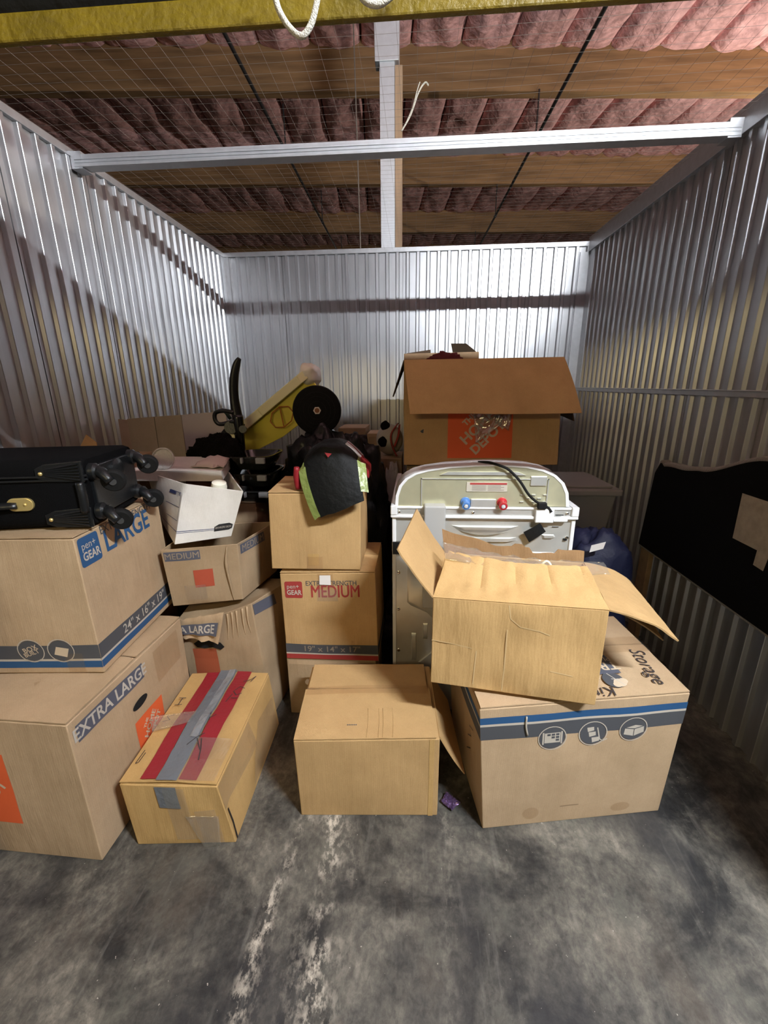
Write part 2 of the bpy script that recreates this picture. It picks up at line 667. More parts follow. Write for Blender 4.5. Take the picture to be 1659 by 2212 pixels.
lampmat2.node_tree.nodes['Emission'].inputs[1].default_value = TUBE_POWER * .36
t = thing('tube_lamp', 'added unseen tube lamp beyond the right wall, brightening the roof', 'lamp', (5.2, 6.2, 3.1))  # added lamp, out of view, only to brighten the roof
MB().tube([(5.2, 5.6, 3.10), (5.2, 6.8, 3.10)], 0.016, 12, 1).build('tube', lampmat2, t, smooth=True)
for y in (5.58, 6.80):
    MB().box((5.18, y, 3.08), (5.22, y + .02, 3.14)).build('end_cap', GREY_PLASTIC, t)

# ------------------------------------------------------------------ floor
o = MB().box((-6, -4, -0.1), (6, 9, 0)).build('floor', floor_material(), origin=(0, 0, 0))
tag(o, 'worn dark grey concrete floor with pale scratches', 'floor', kind='structure')

# ------------------------------------------------------------------ corrugated walls
PITCH_R = 0.085


def panel_mesh(name, nribs, h, lip=0.006):
    """corrugated sheet: runs along +x from 0, ribs bulge towards +y, upright in z"""
    prof = [(0.0, -0.007), (0.004, -0.007), (0.006, 0.0)]
    for k in range(nribs):
        s0 = k * PITCH_R
        prof += [(s0 + 0.0285, 0.0), (s0 + 0.0350, 0.0135), (s0 + 0.0370, 0.0155), (s0 + 0.0560, 0.0155), (s0 + 0.0580, 0.0135), (s0 + 0.0645, 0.0)]
    prof.append((nribs * PITCH_R, 0.0))
    vs = [(a, b, 0) for a, b in prof] + [(a, b, h) for a, b in prof]
    n = len(prof)
    me = bpy.data.meshes.new(name)
    me.from_pydata(vs, [], [(i, i + 1, n + i + 1, n + i) for i in range(n - 1)])
    me.materials.append(WALL_METAL)
    return me


def wall(name, label, start, along, inward, length, z0, z1, first=0.0):
    root = bpy.data.objects.new(name, None)
    col.objects.link(root)
    root.location = (start[0], start[1], 0)
    tag(root, label, 'wall', kind='structure')
    root['_o'] = (start[0], start[1], 0)
    along, inward = V(along), V(inward)
    s = first
    nr = 6
    me = panel_mesh('wall_panel', nr, z1 - z0)
    while s < length - 0.02:
        n_here = min(nr, int(round((length - s) / PITCH_R)))
        if n_here <= 0:
            break
        mm = me if n_here == nr else panel_mesh('wall_panel', n_here, z1 - z0)
        o = bpy.data.objects.new('wall_panel', mm)
        col.objects.link(o)
        o.parent = root
        rot = Matrix((along, inward, V((0, 0, 1)))).transposed().to_4x4()
        o.matrix_local = Matrix.Translation(along * s + V((0, 0, z0))) @ rot
        s += n_here * PITCH_R
    return root


wl = wall('wall_left', 'corrugated steel wall on the left, upright ribs', (XL, YF), (0, 1, 0), (1, 0, 0), YB - YF, 0, ZT, first=0.02)
wr = wall('wall_right', 'corrugated steel wall on the right with a level rail', (XR, YF), (0, 1, 0), (-1, 0, 0), YB - YF, 0, ZT)
wb = wall('wall_back', 'corrugated steel wall closing the far end', (XL, YB), (1, 0, 0), (0, -1, 0), XR - XL, 0, ZT)
# outer skins so that no light leaks through the thin sheets
MB().box((XL - 0.05, YF, 0), (XL - 0.02, YB + .05, ZT)).build('outer_skin', TRIM_METAL, wl)
MB().box((XR + 0.02, YF, 0), (XR + 0.05, YB + .05, ZT)).build('outer_skin', TRIM_METAL, wr)
MB().box((XL - .05, YB + 0.02, 0), (XR + .05, YB + 0.05, ZT)).build('outer_skin', TRIM_METAL, wb)
# top caps and corner angles
MB().box((XL - .05, YF, ZT - .035), (XL + .020, YB, ZT)).build('top_cap', TRIM_METAL, wl, bevel=.002)
MB().box((XR - .030, YF, ZT - .075), (XR + .05, YB, ZT)).box((XR - .030, YF, ZT - .004), (XR + .05, YB, ZT + .03)).build('top_cap', TRIM_METAL, wr, bevel=.002)
MB().box((XL, YB - .020, ZT - .035), (XR, YB + .05, ZT)).build('top_cap', TRIM_METAL, wb, bevel=.002)
MB().prism([(0, 0), (.075, 0), (.075, -.004), (.018, -.016), (.016, -.075), (0, -.075)], (XL, YB, 0), (1, 0, 0), (0, 1, 0), (0, 0, 1), 0, ZT - .035).build('corner_angle', TRIM_METAL, wl)
MB().prism([(0, 0), (-.09, 0), (-.09, -.018), (-.018, -.018), (-.018, -.12), (0, -.12)], (XR, YB, 0), (1, 0, 0), (0, 1, 0), (0, 0, 1), 0, ZT - .075).build('corner_angle', TRIM_METAL, wr)
MB().box((XR - .022, YF, 1.435), (XR + .01, YB - .02, 1.462)).box((XR - .026, YF, 1.458), (XR + .01, YB - .02, 1.464)).build('rail', TRIM_METAL, wr, bevel=.002)

# front: jambs and header round the roll-up door opening
wf = MB()
wf.box((XL - .05, YF - .06, 0), (XL + .30, YF, ZT)).box((XR - .26, YF - .06, 0), (XR + .05, YF, ZT))
wf.box((XL + .30, YF - .03, 2.10), (XR - .26, YF, ZT))
o = wf.build('wall_front', TRIM_METAL, origin=(0, YF, 0))
tag(o, 'plain steel jambs and header round the opening', 'wall', kind='structure')

# ------------------------------------------------------------------ rolled-up door with its yellow bottom bar
dr_ = thing('door_1', 'raised roll-up door with a yellow bottom bar', 'door', (0, .82, 2.01))
dr_['kind'] = 'structure'
MB().box((XL + .28, .790, 2.007), (XR - .24, .802, 2.043)).build('bottom_bar', YELLOW_PAINT, dr_, bevel=.003)
me_sl = None
for k in range(6):
    z = 2.046 + k * .075
    b = MB()
    pr = []
    for i in range(9):
        a = i / 8
        pr.append((.806 - .016 * math.sin(a * math.pi), z + a * .072))
    pr += [(p[0] + .003, p[1]) for p in reversed(pr)]
    b.prism(pr, (0, 0, 0), (0, 1, 0), (0, 0, 1), (1, 0, 0), XL + .28, XR - .24)
    b.build('slat', RUBBER, dr_)
MB().tube([(-1.3, .68, 2.39), (1.1, .68, 2.39)], .12, 24, 1).build('curtain_roll', RUBBER, dr_, smooth='auto')

# white pull rope: one cord drooping in two loops from the bar
rp = thing('pull_rope', 'white pull rope drooping in loops from the yellow door bar', 'rope', (-.12, .75, 2.0))
MB().tube([(-.206, .757, 2.045), (-.198, .752, 2.013), (-.192, .75, 1.994), (-.179, .75, 1.976), (-.163, .75, 1.966), (-.149, .75, 1.978), (-.140, .75, 2.000),
           (-.132, .75, 2.025), (-.110, .75, 2.036), (-.088, .75, 2.018), (-.075, .75, 2.000), (-.056, .75, 1.994), (-.036, .75, 2.003), (-.018, .752, 2.02), (-.01, .757, 2.045)],
          .0042, 8, 6).build('cord', ROPE, rp, smooth=True)

# ------------------------------------------------------------------ roof: purlins, fibreglass batts, deck
CA = math.radians(5.1)
ce = bpy.data.objects.new('ceiling', None)
col.objects.link(ce)
ce.location = (0, 6.69, 5.0)
ce.rotation_euler = (0, 0, CA)
tag(ce, 'timber roof with deep joists and pink fibreglass batts', 'ceiling', kind='structure')


def clocal(mb, name, mat, smooth=False):
    o = mb.build(name, mat)
    o.parent = ce
    return o


JS = 2.57
clocal(MB().box((-11, -11, .52), (11, 12, .60)), 'roof_deck', simple('roof_deck_board', (.10, .06, .05), .9))
mejoist = None
for k in range(-3, 5):
    if mejoist is None:
        oj = clocal(MB().box((-11, -.07, 0), (11, .07, .52)), 'joist', WOOD_BEAM)
        mejoist = oj.data
    else:
        oj = bpy.data.objects.new('joist', mejoist)
        col.objects.link(oj)
        oj.parent = ce
    oj.location = (0, k * JS, 0)


def batt_mesh(seed):
    rnd = random.Random(seed)
    nu, nv = 12, 26
    w, l = .60, JS - .15
    vs, fs = [], []
    ph = rnd.random() * 6
    for j in range(nv + 1):
        for i in range(nu + 1):
            u, v = i / nu, j / nv
            e = max(0.0, 1 - abs(2 * u - 1) ** 3.2)
            sag = .12 * e ** .6 * (.75 + .35 * math.sin(v * 11 + ph) * .5 + .25 * noise.noise(V((u * 2, v * 5, seed * 3.7))))
            sag += .07 * (noise.noise(V((u * 3.5 + seed, v * 7, 2.2)))) * e
            # sheet pulled up at the joists, drooping next to them
            sag *= .55 + .45 * math.sin(math.pi * min(1, v * 1.0)) ** .5
            x = (u - .5) * (w - .012) + .012 * noise.noise(V((v * 6, seed, u)))
            vs.append((x, (v - .5) * l, -sag))
    g = lambda i, j: j * (nu + 1) + i
    for j in range(nv):
        for i in range(nu):
            fs.append((g(i, j), g(i, j + 1), g(i + 1, j + 1), g(i + 1, j)))
    n0 = len(vs)
    ring = [g(i, 0) for i in range(nu + 1)] + [g(nu, j) for j in range(1, nv + 1)] + [g(i, nv) for i in range(nu - 1, -1, -1)] + [g(0, j) for j in range(nv - 1, 0, -1)]
    for r in ring:
        vs.append((vs[r][0], vs[r][1], .055))
    m = len(ring)
    for k in range(m):
        fs.append((ring[k], ring[(k + 1) % m], n0 + (k + 1) % m, n0 + k))
    me = bpy.data.meshes.new('insulation_batt')
    me.from_pydata(vs, [], fs)
    me.materials.append(PINK)
    for p in me.polygons:
        p.use_smooth = True
    me.set_sharp_from_angle(angle=math.radians(60))
    return me


bm_ = [batt_mesh(s) for s in range(6)]
for bay in range(-2, 4):
    for i in range(-14, 15):
        o = bpy.data.objects.new('insulation_batt', random.choice(bm_))
        col.objects.link(o)
        o.parent = ce
        o.location = (i * .61 + .2, (bay - .5) * JS, .465 + random.uniform(-.015, .02))
        if random.random() < .5:
            o.rotation_euler = (0, 0, math.pi)

# steel post and timber beside it, standing behind the far wall
t = thing('steel_post', 'pale grey steel post rising above the middle of the far wall', 'post', (-.25, 4.10, 0))
MB().prism([(-.30, 4.10), (-.185, 4.10), (-.185, 4.20), (-.195, 4.20), (-.195, 4.11), (-.29, 4.11), (-.29, 4.20), (-.30, 4.20)], (0, 0, 0), (1, 0, 0), (0, 1, 0), (0, 0, 1), 0, 5.0).build('channel', STUD_METAL, t)
MB().hexa([(-.335, 4.085, 3.86), (-.15, 4.085, 3.86), (-.15, 4.20, 3.86), (-.335, 4.20, 3.86), (-.35, 4.085, 5.0), (-.145, 4.085, 5.0), (-.145, 4.20, 5.0), (-.35, 4.20, 5.0)]).build('head_plate', STUD_METAL, t, bevel=.004)
t = MB().box((-.182, 4.105, 0), (-.125, 4.20, 3.84)).build('timber_stud', WOOD_POST, origin=(-.15, 4.15, 0))
tag(t, 'narrow brown timber stud beside the steel post', 'stud')
t = thing('loose_wires', 'two loose pale wires beside the steel post near the roof', 'wire', (-.05, 4.15, 3.3))
MB().tube([(-.13, 4.10, 3.42), (-.06, 4.1, 3.52), (0.0, 4.1, 3.66), (.05, 4.1, 3.72), (.075, 4.1, 3.70)], .006, 6).build('strand', CREAM, t)
MB().tube([(-.13, 4.11, 3.42), (-.05, 4.11, 3.56), (-.01, 4.11, 3.68), (.01, 4.11, 3.73)], .004, 6).build('strand', CREAM, t)

# cross channel between the two side walls
t = thing('cross_channel', 'white steel channel spanning across from wall to wall', 'beam', (0, 2.3, 2.5))
MB().prism([(2.298, 2.502), (2.302, 2.552), (2.36, 2.552), (2.36, 2.548), (2.306, 2.548), (2.302, 2.506), (2.36, 2.506), (2.36, 2.502)], (0, 0, 0), (0, 1, 0), (0, 0, 1), (1, 0, 0), XL + .03, XR - .034).build('channel', STUD_METAL, t)
for z in (2.517, 2.530):
    MB().box((XL + .035, 2.2965, z), (XR - .036, 2.3005, z + .0022)).build('rib', STUD_METAL, t)
for x, s in ((XL + .015, 1), (XR - .03, -1)):
    MB().box((min(x, x + s * .055), 2.30, 2.495), (max(x, x + s * .055), 2.37, 2.565)).build('end_bracket', TRIM_METAL, t)

# pipes hung from the roof joists
for i, (x0, x1, lab) in enumerate(((-1.63, -1.86, 'thin dark pipe hung under the roof, left of the post'), (1.64, 1.40, 'thin dark pipe hung under the roof, right of the post'))):
    t = thing('roof_pipe', lab, 'pipe', (x0, 0, 4.5), 'pipes under the roof')
    f_ = lambda y: x0 + (x1 - x0) * y / 12.
    MB().tube([(f_(0), 0, 4.5), (f_(14), 14, 4.5)], .019, 10, 1).build('pipe_run', DARK_STEEL, t, smooth='auto')
    for y in (2.2, 4.15, 6.75, 9.35, 11.9):
        MB().tube([(f_(y), y, 4.5), (f_(y), y, 5.02)], .011, 6, 1).build('hanger', DARK_STEEL, t)
        MB().tube([(f_(y), y - .03, 4.5), (f_(y), y + .03, 4.5)], .027, 10, 1).build('coupling', DARK_STEEL, t)
t = thing('hanging_rod', 'thin pale rod hanging from the roof left of the steel post', 'rod', (-.55, 4.6, 2.6))
MB().tube([(-.53, 4.6, 2.3), (-.56, 4.6, 5.0)], .006, 6, 1).build('rod_length', WIRE, t)

# security mesh over the top of the unit
mb = MB()


def sagz(x, y):
    return 2.585 - .018 * math.sin((x - XL) / (XR - XL) * math.pi) + .012 * noise.noise(V((x * 1.3, y * 1.3, 0)))


x = XL + .02
while x < XR:
    mb.tube([(x + .004 * noise.noise(V((x * 9, y, 3))), y, sagz(x, y)) for y in [YF + i * (YB - YF) / 14 for i in range(15)]], .00045, 3, 1)
    x += .065
y = YF + .02
while y < YB:
    mb.tube([(xx, y + .006 * noise.noise(V((xx * 4, y * 9, 1))), sagz(xx, y) + .0012) for xx in [XL + i * (XR - XL) / 14 for i in range(15)]], .00045, 3, 1)
    y += .050
o = mb.build('wire_mesh', WIRE, origin=(0, 2.4, 2.58))
tag(o, 'thin wire mesh stretched over the top of the unit', 'wire mesh', kind='stuff')

# ------------------------------------------------------------------ cartons


def rect8(fl, yaw, w, d, h, lean=(0, 0)):
    """eight corners from the front-left-bottom corner"""
    a = math.radians(yaw)
    U, W = V((math.cos(a), math.sin(a), 0)), V((-math.sin(a), math.cos(a), 0))
    O = V(fl)
    L_ = V((lean[0], lean[1], 0))
    b = [O, O + U * w, O + U * w + W * d, O + W * d]
    return b + [p + V((0, 0, h)) + L_ for p in b]


class Carton:
    """cardboard box over eight corners (bottom 4, top 4: front-left, front-right, back-right, back-left)"""

    def __init__(s, name, label, corners, mat, bulge=.006, rough=.0025, seed=1, group=None, cat='box', open_top=False, th=.005, topsag=None, faces='FRBLD', n=14):
        s.c = [V(p) for p in corners]
        s.bulge, s.rough, s.seed, s.mat, s.th = bulge, rough, seed, mat, th
        s.topsag = topsag
        base = sum((s.c[i] for i in range(4)), V()) / 4
        s.root = thing(name, label, cat, tuple(base), group)
        m = MB()
        s.faces = faces + ('' if open_top else 'T')
        for f in s.faces:
            s._grid(m, f, n, 0)
        if open_top:
            for f in 'FRBLD':
                s._grid(m, f, n, -th)
            for f in 'FRBL':     # rim
                o = [s.at(f, i / n, 1, 0) for i in range(n + 1)]
                k = [s.at(f, i / n, 1, -th) for i in range(n + 1)]
                m.add(o + k, [(i, i + 1, n + 2 + i, n + 1 + i) for i in range(n)])
        s.body = m.build('body', mat, s.root, merge=True, smooth='auto', bevel=.003)

    def tri(s, a, b, c):
        lo = (s.c[0] * (1 - a) + s.c[1] * a) * (1 - b) + (s.c[3] * (1 - a) + s.c[2] * a) * b
        hi = (s.c[4] * (1 - a) + s.c[5] * a) * (1 - b) + (s.c[7] * (1 - a) + s.c[6] * a) * b
        if s.topsag:
            hi = hi + V((0, 0, s.topsag(a, b)))
        return lo * (1 - c) + hi * c

    def abc(s, f, u, v):
        return {'F': (u, 0, v), 'R': (1, u, v), 'B': (1 - u, 1, v), 'L': (0, 1 - u, v), 'T': (u, v, 1), 'D': (u, 1 - v, 0)}[f]

    def normal(s, f, u, v):
        e = .01
        p = s.tri(*s.abc(f, u, v))
        du = s.tri(*s.abc(f, u + e, v)) - p
        dv = s.tri(*s.abc(f, u, v + e)) - p
        return du.cross(dv).normalized()

    def at(s, f, u, v, off=0.0):
        uc, vc = min(1, max(0, u)), min(1, max(0, v))
        a, b, c = s.abc(f, u, v)
        if off < 0:      # inner skin: pull in from the edges
            w = (s.c[1] - s.c[0]).length
            d = (s.c[3] - s.c[0]).length
            h = (s.c[4] - s.c[0]).length
            a = min(max(a, -off / w), 1 + off / w)
            b = min(max(b, -off / d), 1 + off / d)
            c = max(c, -off / h)
            if f in 'FRBLD':
                return s.tri(a, b, c)
        p = s.tri(a, b, c)
        k = (math.sin(math.pi * uc) * math.sin(math.pi * vc))
        dsp = 0.0
        if k > 1e-6:
            q = V((p.x * 6, p.y * 6, p.z * 6 + s.seed * 5.1))
            dsp = s.bulge * k + s.rough * 2 * noise.noise(q) * min(1, k * 4)
        if f == 'D':
            dsp = 0
        return p + s.normal(f, uc, vc) * (dsp + off)

    def _grid(s, m, f, n, off):
        vs = [s.at(f, i / n, j / n, off) for j in range(n + 1) for i in range(n + 1)]
        m.add(vs, [(j * (n + 1) + i, j * (n + 1) + i + 1, (j + 1) * (n + 1) + i + 1, (j + 1) * (n + 1) + i) for j in range(n) for i in range(n)])

    def size(s, f):
        u = (s.tri(*s.abc(f, 1, .5)) - s.tri(*s.abc(f, 0, .5))).length
        v = (s.tri(*s.abc(f, .5, 1)) - s.tri(*s.abc(f, .5, 0))).length
        return u, v

    # prints lie on the face in fractions of it: quad patches, polygons, letters
    def patch(s, name, f, u0, u1, v0, v1, mat, off=.0008, nu=12, nv=4, parent=None):
        m = MB()
        vs = [s.at(f, u0 + (u1 - u0) * i / nu, v0 + (v1 - v0) * j / nv, off) for j in range(nv + 1) for i in range(nu + 1)]
        m.add(vs, [(j * (nu + 1) + i, j * (nu + 1) + i + 1, (j + 1) * (nu + 1) + i + 1, (j + 1) * (nu + 1) + i) for j in range(nv) for i in range(nu)])
        return m.build(name, mat, parent or s.root)

    def poly(s, name, f, pts, mat, off=.0012, parent=None):
        m = MB()
        m.add([s.at(f, a, b, off) for a, b in pts], [tuple(range(len(pts)))])
        return m.build(name, mat, parent or s.root)

    def polys(s, name, f, plist, mat, off=.0012, parent=None):
        m = MB()
        for pts in plist:
            m.add([s.at(f, a, b, off) for a, b in pts], [tuple(range(len(pts)))])
        return m.build(name, mat, parent or s.root)

    def text(s, txt, f, cu, cv, size, mat, bold=0.0, rot=0.0, sx=1.0, off=.0016, shear=0.0, parent=None, name='lettering'):
        """letters of cap height about 0.7*size metres centred at cu,cv"""
        W, H = s.size(f)
        if 'M' in txt and bold > 0:      # thicken by shifted copies: outline growth breaks the M
            v0, f0 = text2d(txt, 1.0, 0.0, shear)
            vs, fs = [], []
            for dx, dy in ((-bold, 0), (bold, 0), (0, bold * .6), (0, -bold * .6)):
                b0 = len(vs)
                vs += [(x + dx, y + dy) for x, y in v0]
                fs += [tuple(i + b0 for i in q) for q in f0]
        else:
            vs, fs = text2d(txt, 1.0, bold, shear)
        c_, s_ = math.cos(math.radians(rot)), math.sin(math.radians(rot))
        pts = []
        for x, y in vs:
            x, y = x * size * sx, y * size
            pts.append((cu + (x * c_ - y * s_) / W, cv + (x * s_ + y * c_) / H))
        m = MB()
        m.add([s.at(f, a, b, off) for a, b in pts], fs)
        return m.build(name, mat, parent or s.root)

    def strokes(s, name, f, lines, mat, wd=.004, off=.0014, parent=None):
        """pen strokes: polylines in face fractions, as flat ribbons"""
        W, H = s.size(f)
        m = MB()
        for ln in lines:
            P = [V((a * W, b * H)) for a, b in ln]
            L_, R_ = [], []
            for i, p in enumerate(P):
                t_ = (P[min(i + 1, len(P) - 1)] - P[max(i - 1, 0)])
                t_ = t_.normalized() if t_.length > 1e-9 else V((1, 0))
                nn = V((-t_.y, t_.x)) * wd * .5
                L_.append(p + nn)
                R_.append(p - nn)
            pts = L_ + R_
            k = len(P)
            m.add([s.at(f, q.x / W, q.y / H, off) for q in pts], [(i, k + i, k + i + 1, i + 1) for i in range(k - 1)])
        return m.build(name, mat, parent or s.root)

    def top_flaps(s, split=.5, gap=.002, lift=.0, mat=None, seed=0):
        out = []
        W, D = s.size('T')
        g = gap / D
        for v0, v1 in ((0, split - g), (split + g, 1)):
            A, B, C, D_ = s.at('T', .004, v0 + .002, .004), s.at('T', .996, v0 + .002, .004), s.at('T', .996, v1, .004), s.at('T', .004, v1, .004)
            m = MB()
            near = v0 > .1
            m.sheet(A, B, C, D_, .004, 12, 8, disp=lambda u, v, nr=near: .002 + s.bulge * math.sin(math.pi * u) * ((1 - v) if nr else v) + lift * ((1 - v) if nr else v) + s.rough * noise.noise(V((u * 5 + seed, v * 5, s.seed))))
            out.append(m.build('top_flap', mat or s.mat, s.root, smooth='auto'))
        return out

    def tape(s, f, u0, u1, v0, v1, mat=None, off=.0022, name='tape'):
        return s.patch(name, f, u0, u1, v0, v1, mat or CLEAR_TAPE, off)


def rounded(u0, u1, v0, v1, r_u, r_v, n=5):
    pts = []
    for (cx, cy, a0) in ((u1 - r_u, v1 - r_v, 0), (u0 + r_u, v1 - r_v, 90), (u0 + r_u, v0 + r_v, 180), (u1 - r_u, v0 + r_v, 270)):
        for k in range(n + 1):
            a = math.radians(a0 + 90 * k / n)
            pts.append((cx + r_u * math.cos(a), cy + r_v * math.sin(a)))
    return pts


def circle(cu, cv, ru, rv, n=24):
    return [(cu + ru * math.cos(2 * math.pi * k / n), cv + rv * math.sin(2 * math.pi * k / n)) for k in range(n)]


def ringquads(cu, cv, ru, rv, k=.86, n=28, a0=0, a1=360):
    out = []
    for i in range(n):
        a, b = math.radians(a0 + (a1 - a0) * i / n), math.radians(a0 + (a1 - a0) * (i + 1) / n)
        out.append([(cu + ru * math.cos(a), cv + rv * math.sin(a)), (cu + ru * math.cos(b), cv + rv * math.sin(b)), (cu + ru * k * math.cos(b), cv + rv * k * math.sin(b)), (cu + ru * k * math.cos(a), cv + rv * k * math.sin(a))])
    return out


def orange_logo(c, f, u0, u1, v0, v1):
    """orange square with three slanting stencil words"""
    W, H = c.size(f)
    p = c.patch('printed_square', f, u0, u1, v0, v1, INK_ORANGE)
    cu, cv = (u0 + u1) / 2, (v0 + v1) / 2
    side = min((u1 - u0) * W, (v1 - v0) * H)
    k = side * .20
    d = side * .205
    for txt, i, sz in (('THE', 1.28, .62), ('HOME', .30, 1.12), ('DEPOT', -.92, 1.0)):
        ox, oy = -d * i * .72, d * i * .72
        c.text(txt, f, cu + ox / W, cv + oy / H, k * sz * 1.15, INK_PALE, .035, 45, parent=p)
    return p


def pg_badge(c, f, cu, cv, w, ink):
    W, H = c.size(f)
    hu, hv = w / 2 / W, w * .5 / H
    p = c.poly('brand_badge', f, rounded(cu - hu, cu + hu, cv - hv, cv + hv, hu * .22, hv * .22), ink)
    c.text('pen+', f, cu - hu * .05, cv + hv * .38, w * .36, INK_WHITE, .0, sx=.95, parent=p, off=.0022)
    c.text('GEAR', f, cu + hu * .05, cv - hv * .35, w * .40, INK_WHITE, .025, sx=.82, parent=p, off=.0022)
    return p


# ---- 1. extra-large carton on the floor at the left
c1 = Carton('cardboard_box', 'big closed carton on the floor at far left, EXTRA LARGE printed along its side', rect8((-1.565, .975, 0), -1.5, .55, .61, .545), KRAFT_PALE, .008, .003, 1)
c1.top_flaps(.52, .004, .004)
W1, H1 = c1.size('R')
pb = c1.poly('print_band', 'R', [(.085, .80), (.70, .80), (.70, .93), (.085, .93)], INK_BLUEGREY)
c1.patch('print_band', 'R', .04, .55, .845, .955, INK_BLUEGREY, off=.0018)
bpy.data.objects.remove(pb)
c1.text('EXTRA LARGE', 'R', .295, .898, .060, INK_WHITE, .02, sx=.90, off=.0026)
hp = [(.47 + .070 * math.cos(a) , .71 + .033 * math.sin(a)) for a in [2 * math.pi * k / 20 for k in range(20)]]
c1.poly('hand_hole', 'R', hp, simple('hole_dark', (.004, .004, .004), 1), off=.0026)
orange_logo(c1, 'R', .40, .66, .35, .60)
orange_logo(c1, 'F', .13, .57, .27, .78)
c1.tape('R', .66, .93, .70, .95)
c1.tape('T', .45, .58, 0, 1, off=.007)

# ---- 2. LARGE carton on it
c2 = Carton('cardboard_box', 'closed carton with blue and grey stripes, LARGE in blue, under the suitcase', rect8((-1.470, 1.150, .564), 4.0, .42, .52, .48, (-.015, .012)), KRAFT_PALE, .006, .002, 2)
c2.top_flaps(.5, .003)
for f in 'FR':
    c2.patch('grey_stripe', f, 0, 1, .115, .225, INK_GREY)
    c2.patch('blue_stripe', f, 0, 1, .045, .098, INK_BLUE)
    c2.patch('pale_stripe', f, 0, 1, .098, .115, INK_WHITE)
c2.text('24" x 16" x 19"', 'R', .54, .168, .048, INK_WHITE, .008, off=.0024)
pg_badge(c2, 'R', .115, .885, .098, INK_BLUE)
c2.text('LARGE', 'R', .53, .872, .105, INK_BLUE, .020, sx=.92)
c2.text('EXTRA STRENGTH', 'R', .55, .968, .040, INK_GREY, .005, sx=.98)


def icon_box(c, f, cu, cv, r):
    W, H = c.size(f)
    ru, rv = r / W, r / H
    p = c.poly('icon_disc', f, circle(cu, cv, ru, rv), INK_GREY, off=.0020)
    c.polys('icon_ring', f, ringquads(cu, cv, ru * 1.12, rv * 1.12, .93), INK_WHITE, off=.0022, parent=p)
    return p, ru, rv


p, ru, rv = icon_box(c2, 'F', .70, .185, .040)
c2.poly('icon_shape', 'F', [(.70 - ru * .62, .185 - rv * .35), (.70 + ru * .4, .185 - rv * .62), (.70 + ru * .72, .185 + rv * .2), (.70 - ru * .3, .185 + rv * .4)], INK_PALE, off=.0028, parent=p)
p, ru, rv = icon_box(c2, 'F', .46, .185, .040)
c2.text('BOX', 'F', .46, .20, .026, INK_PALE, .01, 20, off=.0028, parent=p)
c2.text('BUILT', 'F', .46, .165, .022, INK_PALE, .01, 20, off=.0028, parent=p)
c2.tape('F', .72, .86, .0, .16)

# ---- 3. suitcase lying on carton 2
sr = math.radians(11)
S_U, S_W = V((math.cos(sr), math.sin(sr), 0)), V((-math.sin(sr), math.cos(sr), 0))
S_O = V((-1.050, 1.265, 1.060))
Z = V((0, 0, 1))


def sp(a, b, c):
    """suitcase coordinates: a to the right along its length (0 at the wheel end), b back, c up"""
    return S_O + S_U * a + S_W * b + Z * c


SL, SD, SH = .52, .37, .225
t = thing('suitcase', 'black fabric suitcase lying on the striped carton, wheels to the right', 'suitcase', tuple(S_O))
m = MB()
poly = rounded(0, SD, 0, SH, .03, .04, 4)
n = len(poly)
secs = []
for a, k in ((-SL, .94), (-SL + .02, 1.0), (-.02, 1.0), (0, .95)):
    secs.append([sp(a, SD / 2 + (u - SD / 2) * k, SH / 2 + (v_ - SH / 2) * k) for u, v_ in poly])
vs = [p for s_ in secs for p in s_]
fs = [tuple(range(n)), tuple(range(3 * n, 4 * n))]
for j in range(3):
    for i in range(n):
        i2 = (i + 1) % n
        fs.append((j * n + i, j * n + i2, (j + 1) * n + i2, (j + 1) * n + i))
m.add(vs, fs)
m.build('shell', BLACK_CLOTH, t, smooth='auto')
# piping and zip round the front panel
m = MB()
for zc in (.160, .172):
    pts = [sp(-SL + .01, -.002, zc), sp(-.03, -.002, zc), sp(-.004, .012, zc), sp(.002, .04, zc), sp(.002, SD - .04, zc)]
    m.tube(pts, .004, 6, 3)
m.build('piping', BLACK_PLASTIC, t, smooth=True)
# base plate at the wheel end
m = MB()
m.prism(rounded(.035, SD - .03, .03, SH - .03, .02, .02), sp(0, 0, 0), S_W, Z, S_U, -.004, .012)
m.build('base_plate', BLACK_PLASTIC, t, bevel=.003)
m = MB()
m.lathe([(.040, 0), (.040, .010), (.030, .018), (.012, .020)], sp(.010, SD * .52, SH * .70), S_U, 20)
m.build('base_cup', BLACK_PLASTIC, t, smooth='auto')
m = MB()
m.tube([sp(-.012, -.004, .055), sp(-.008, -.008, .105), sp(-.012, -.004, .152)], .014, 8, 4)
m.build('skid_bar', BLACK_PLASTIC, t, smooth=True)
# corner guards with fanned ribs on the front side
for zc in (.036, .186):
    m = MB()
    m.prism([(-.135, zc - .018), (-.105, zc - .030), (0.004, zc - .034), (0.004, zc + .034), (-.105, zc + .026), (-.135, zc + .012)], S_O, S_U, Z, -S_W, -.004, .006)
    g = m.build('corner_guard', BLACK_PLASTIC, t, bevel=.003)
    m = MB()
    for k in range(6):
        e = (k - 2.5) * .0105
        m.tube([sp(-.105, -.006, zc + e * .35), sp(-.004, -.009, zc + e)], .0032, 6, 1)
    m.build('guard_rib', BLACK_PLASTIC, g)
    m = MB()
    m.lathe([(.0065, 0), (.006, .003), (.002, .005)], sp(-.118, -.006, zc - .003), -S_W, 12)
    m.build('rivet', BRASS, g, smooth=True)
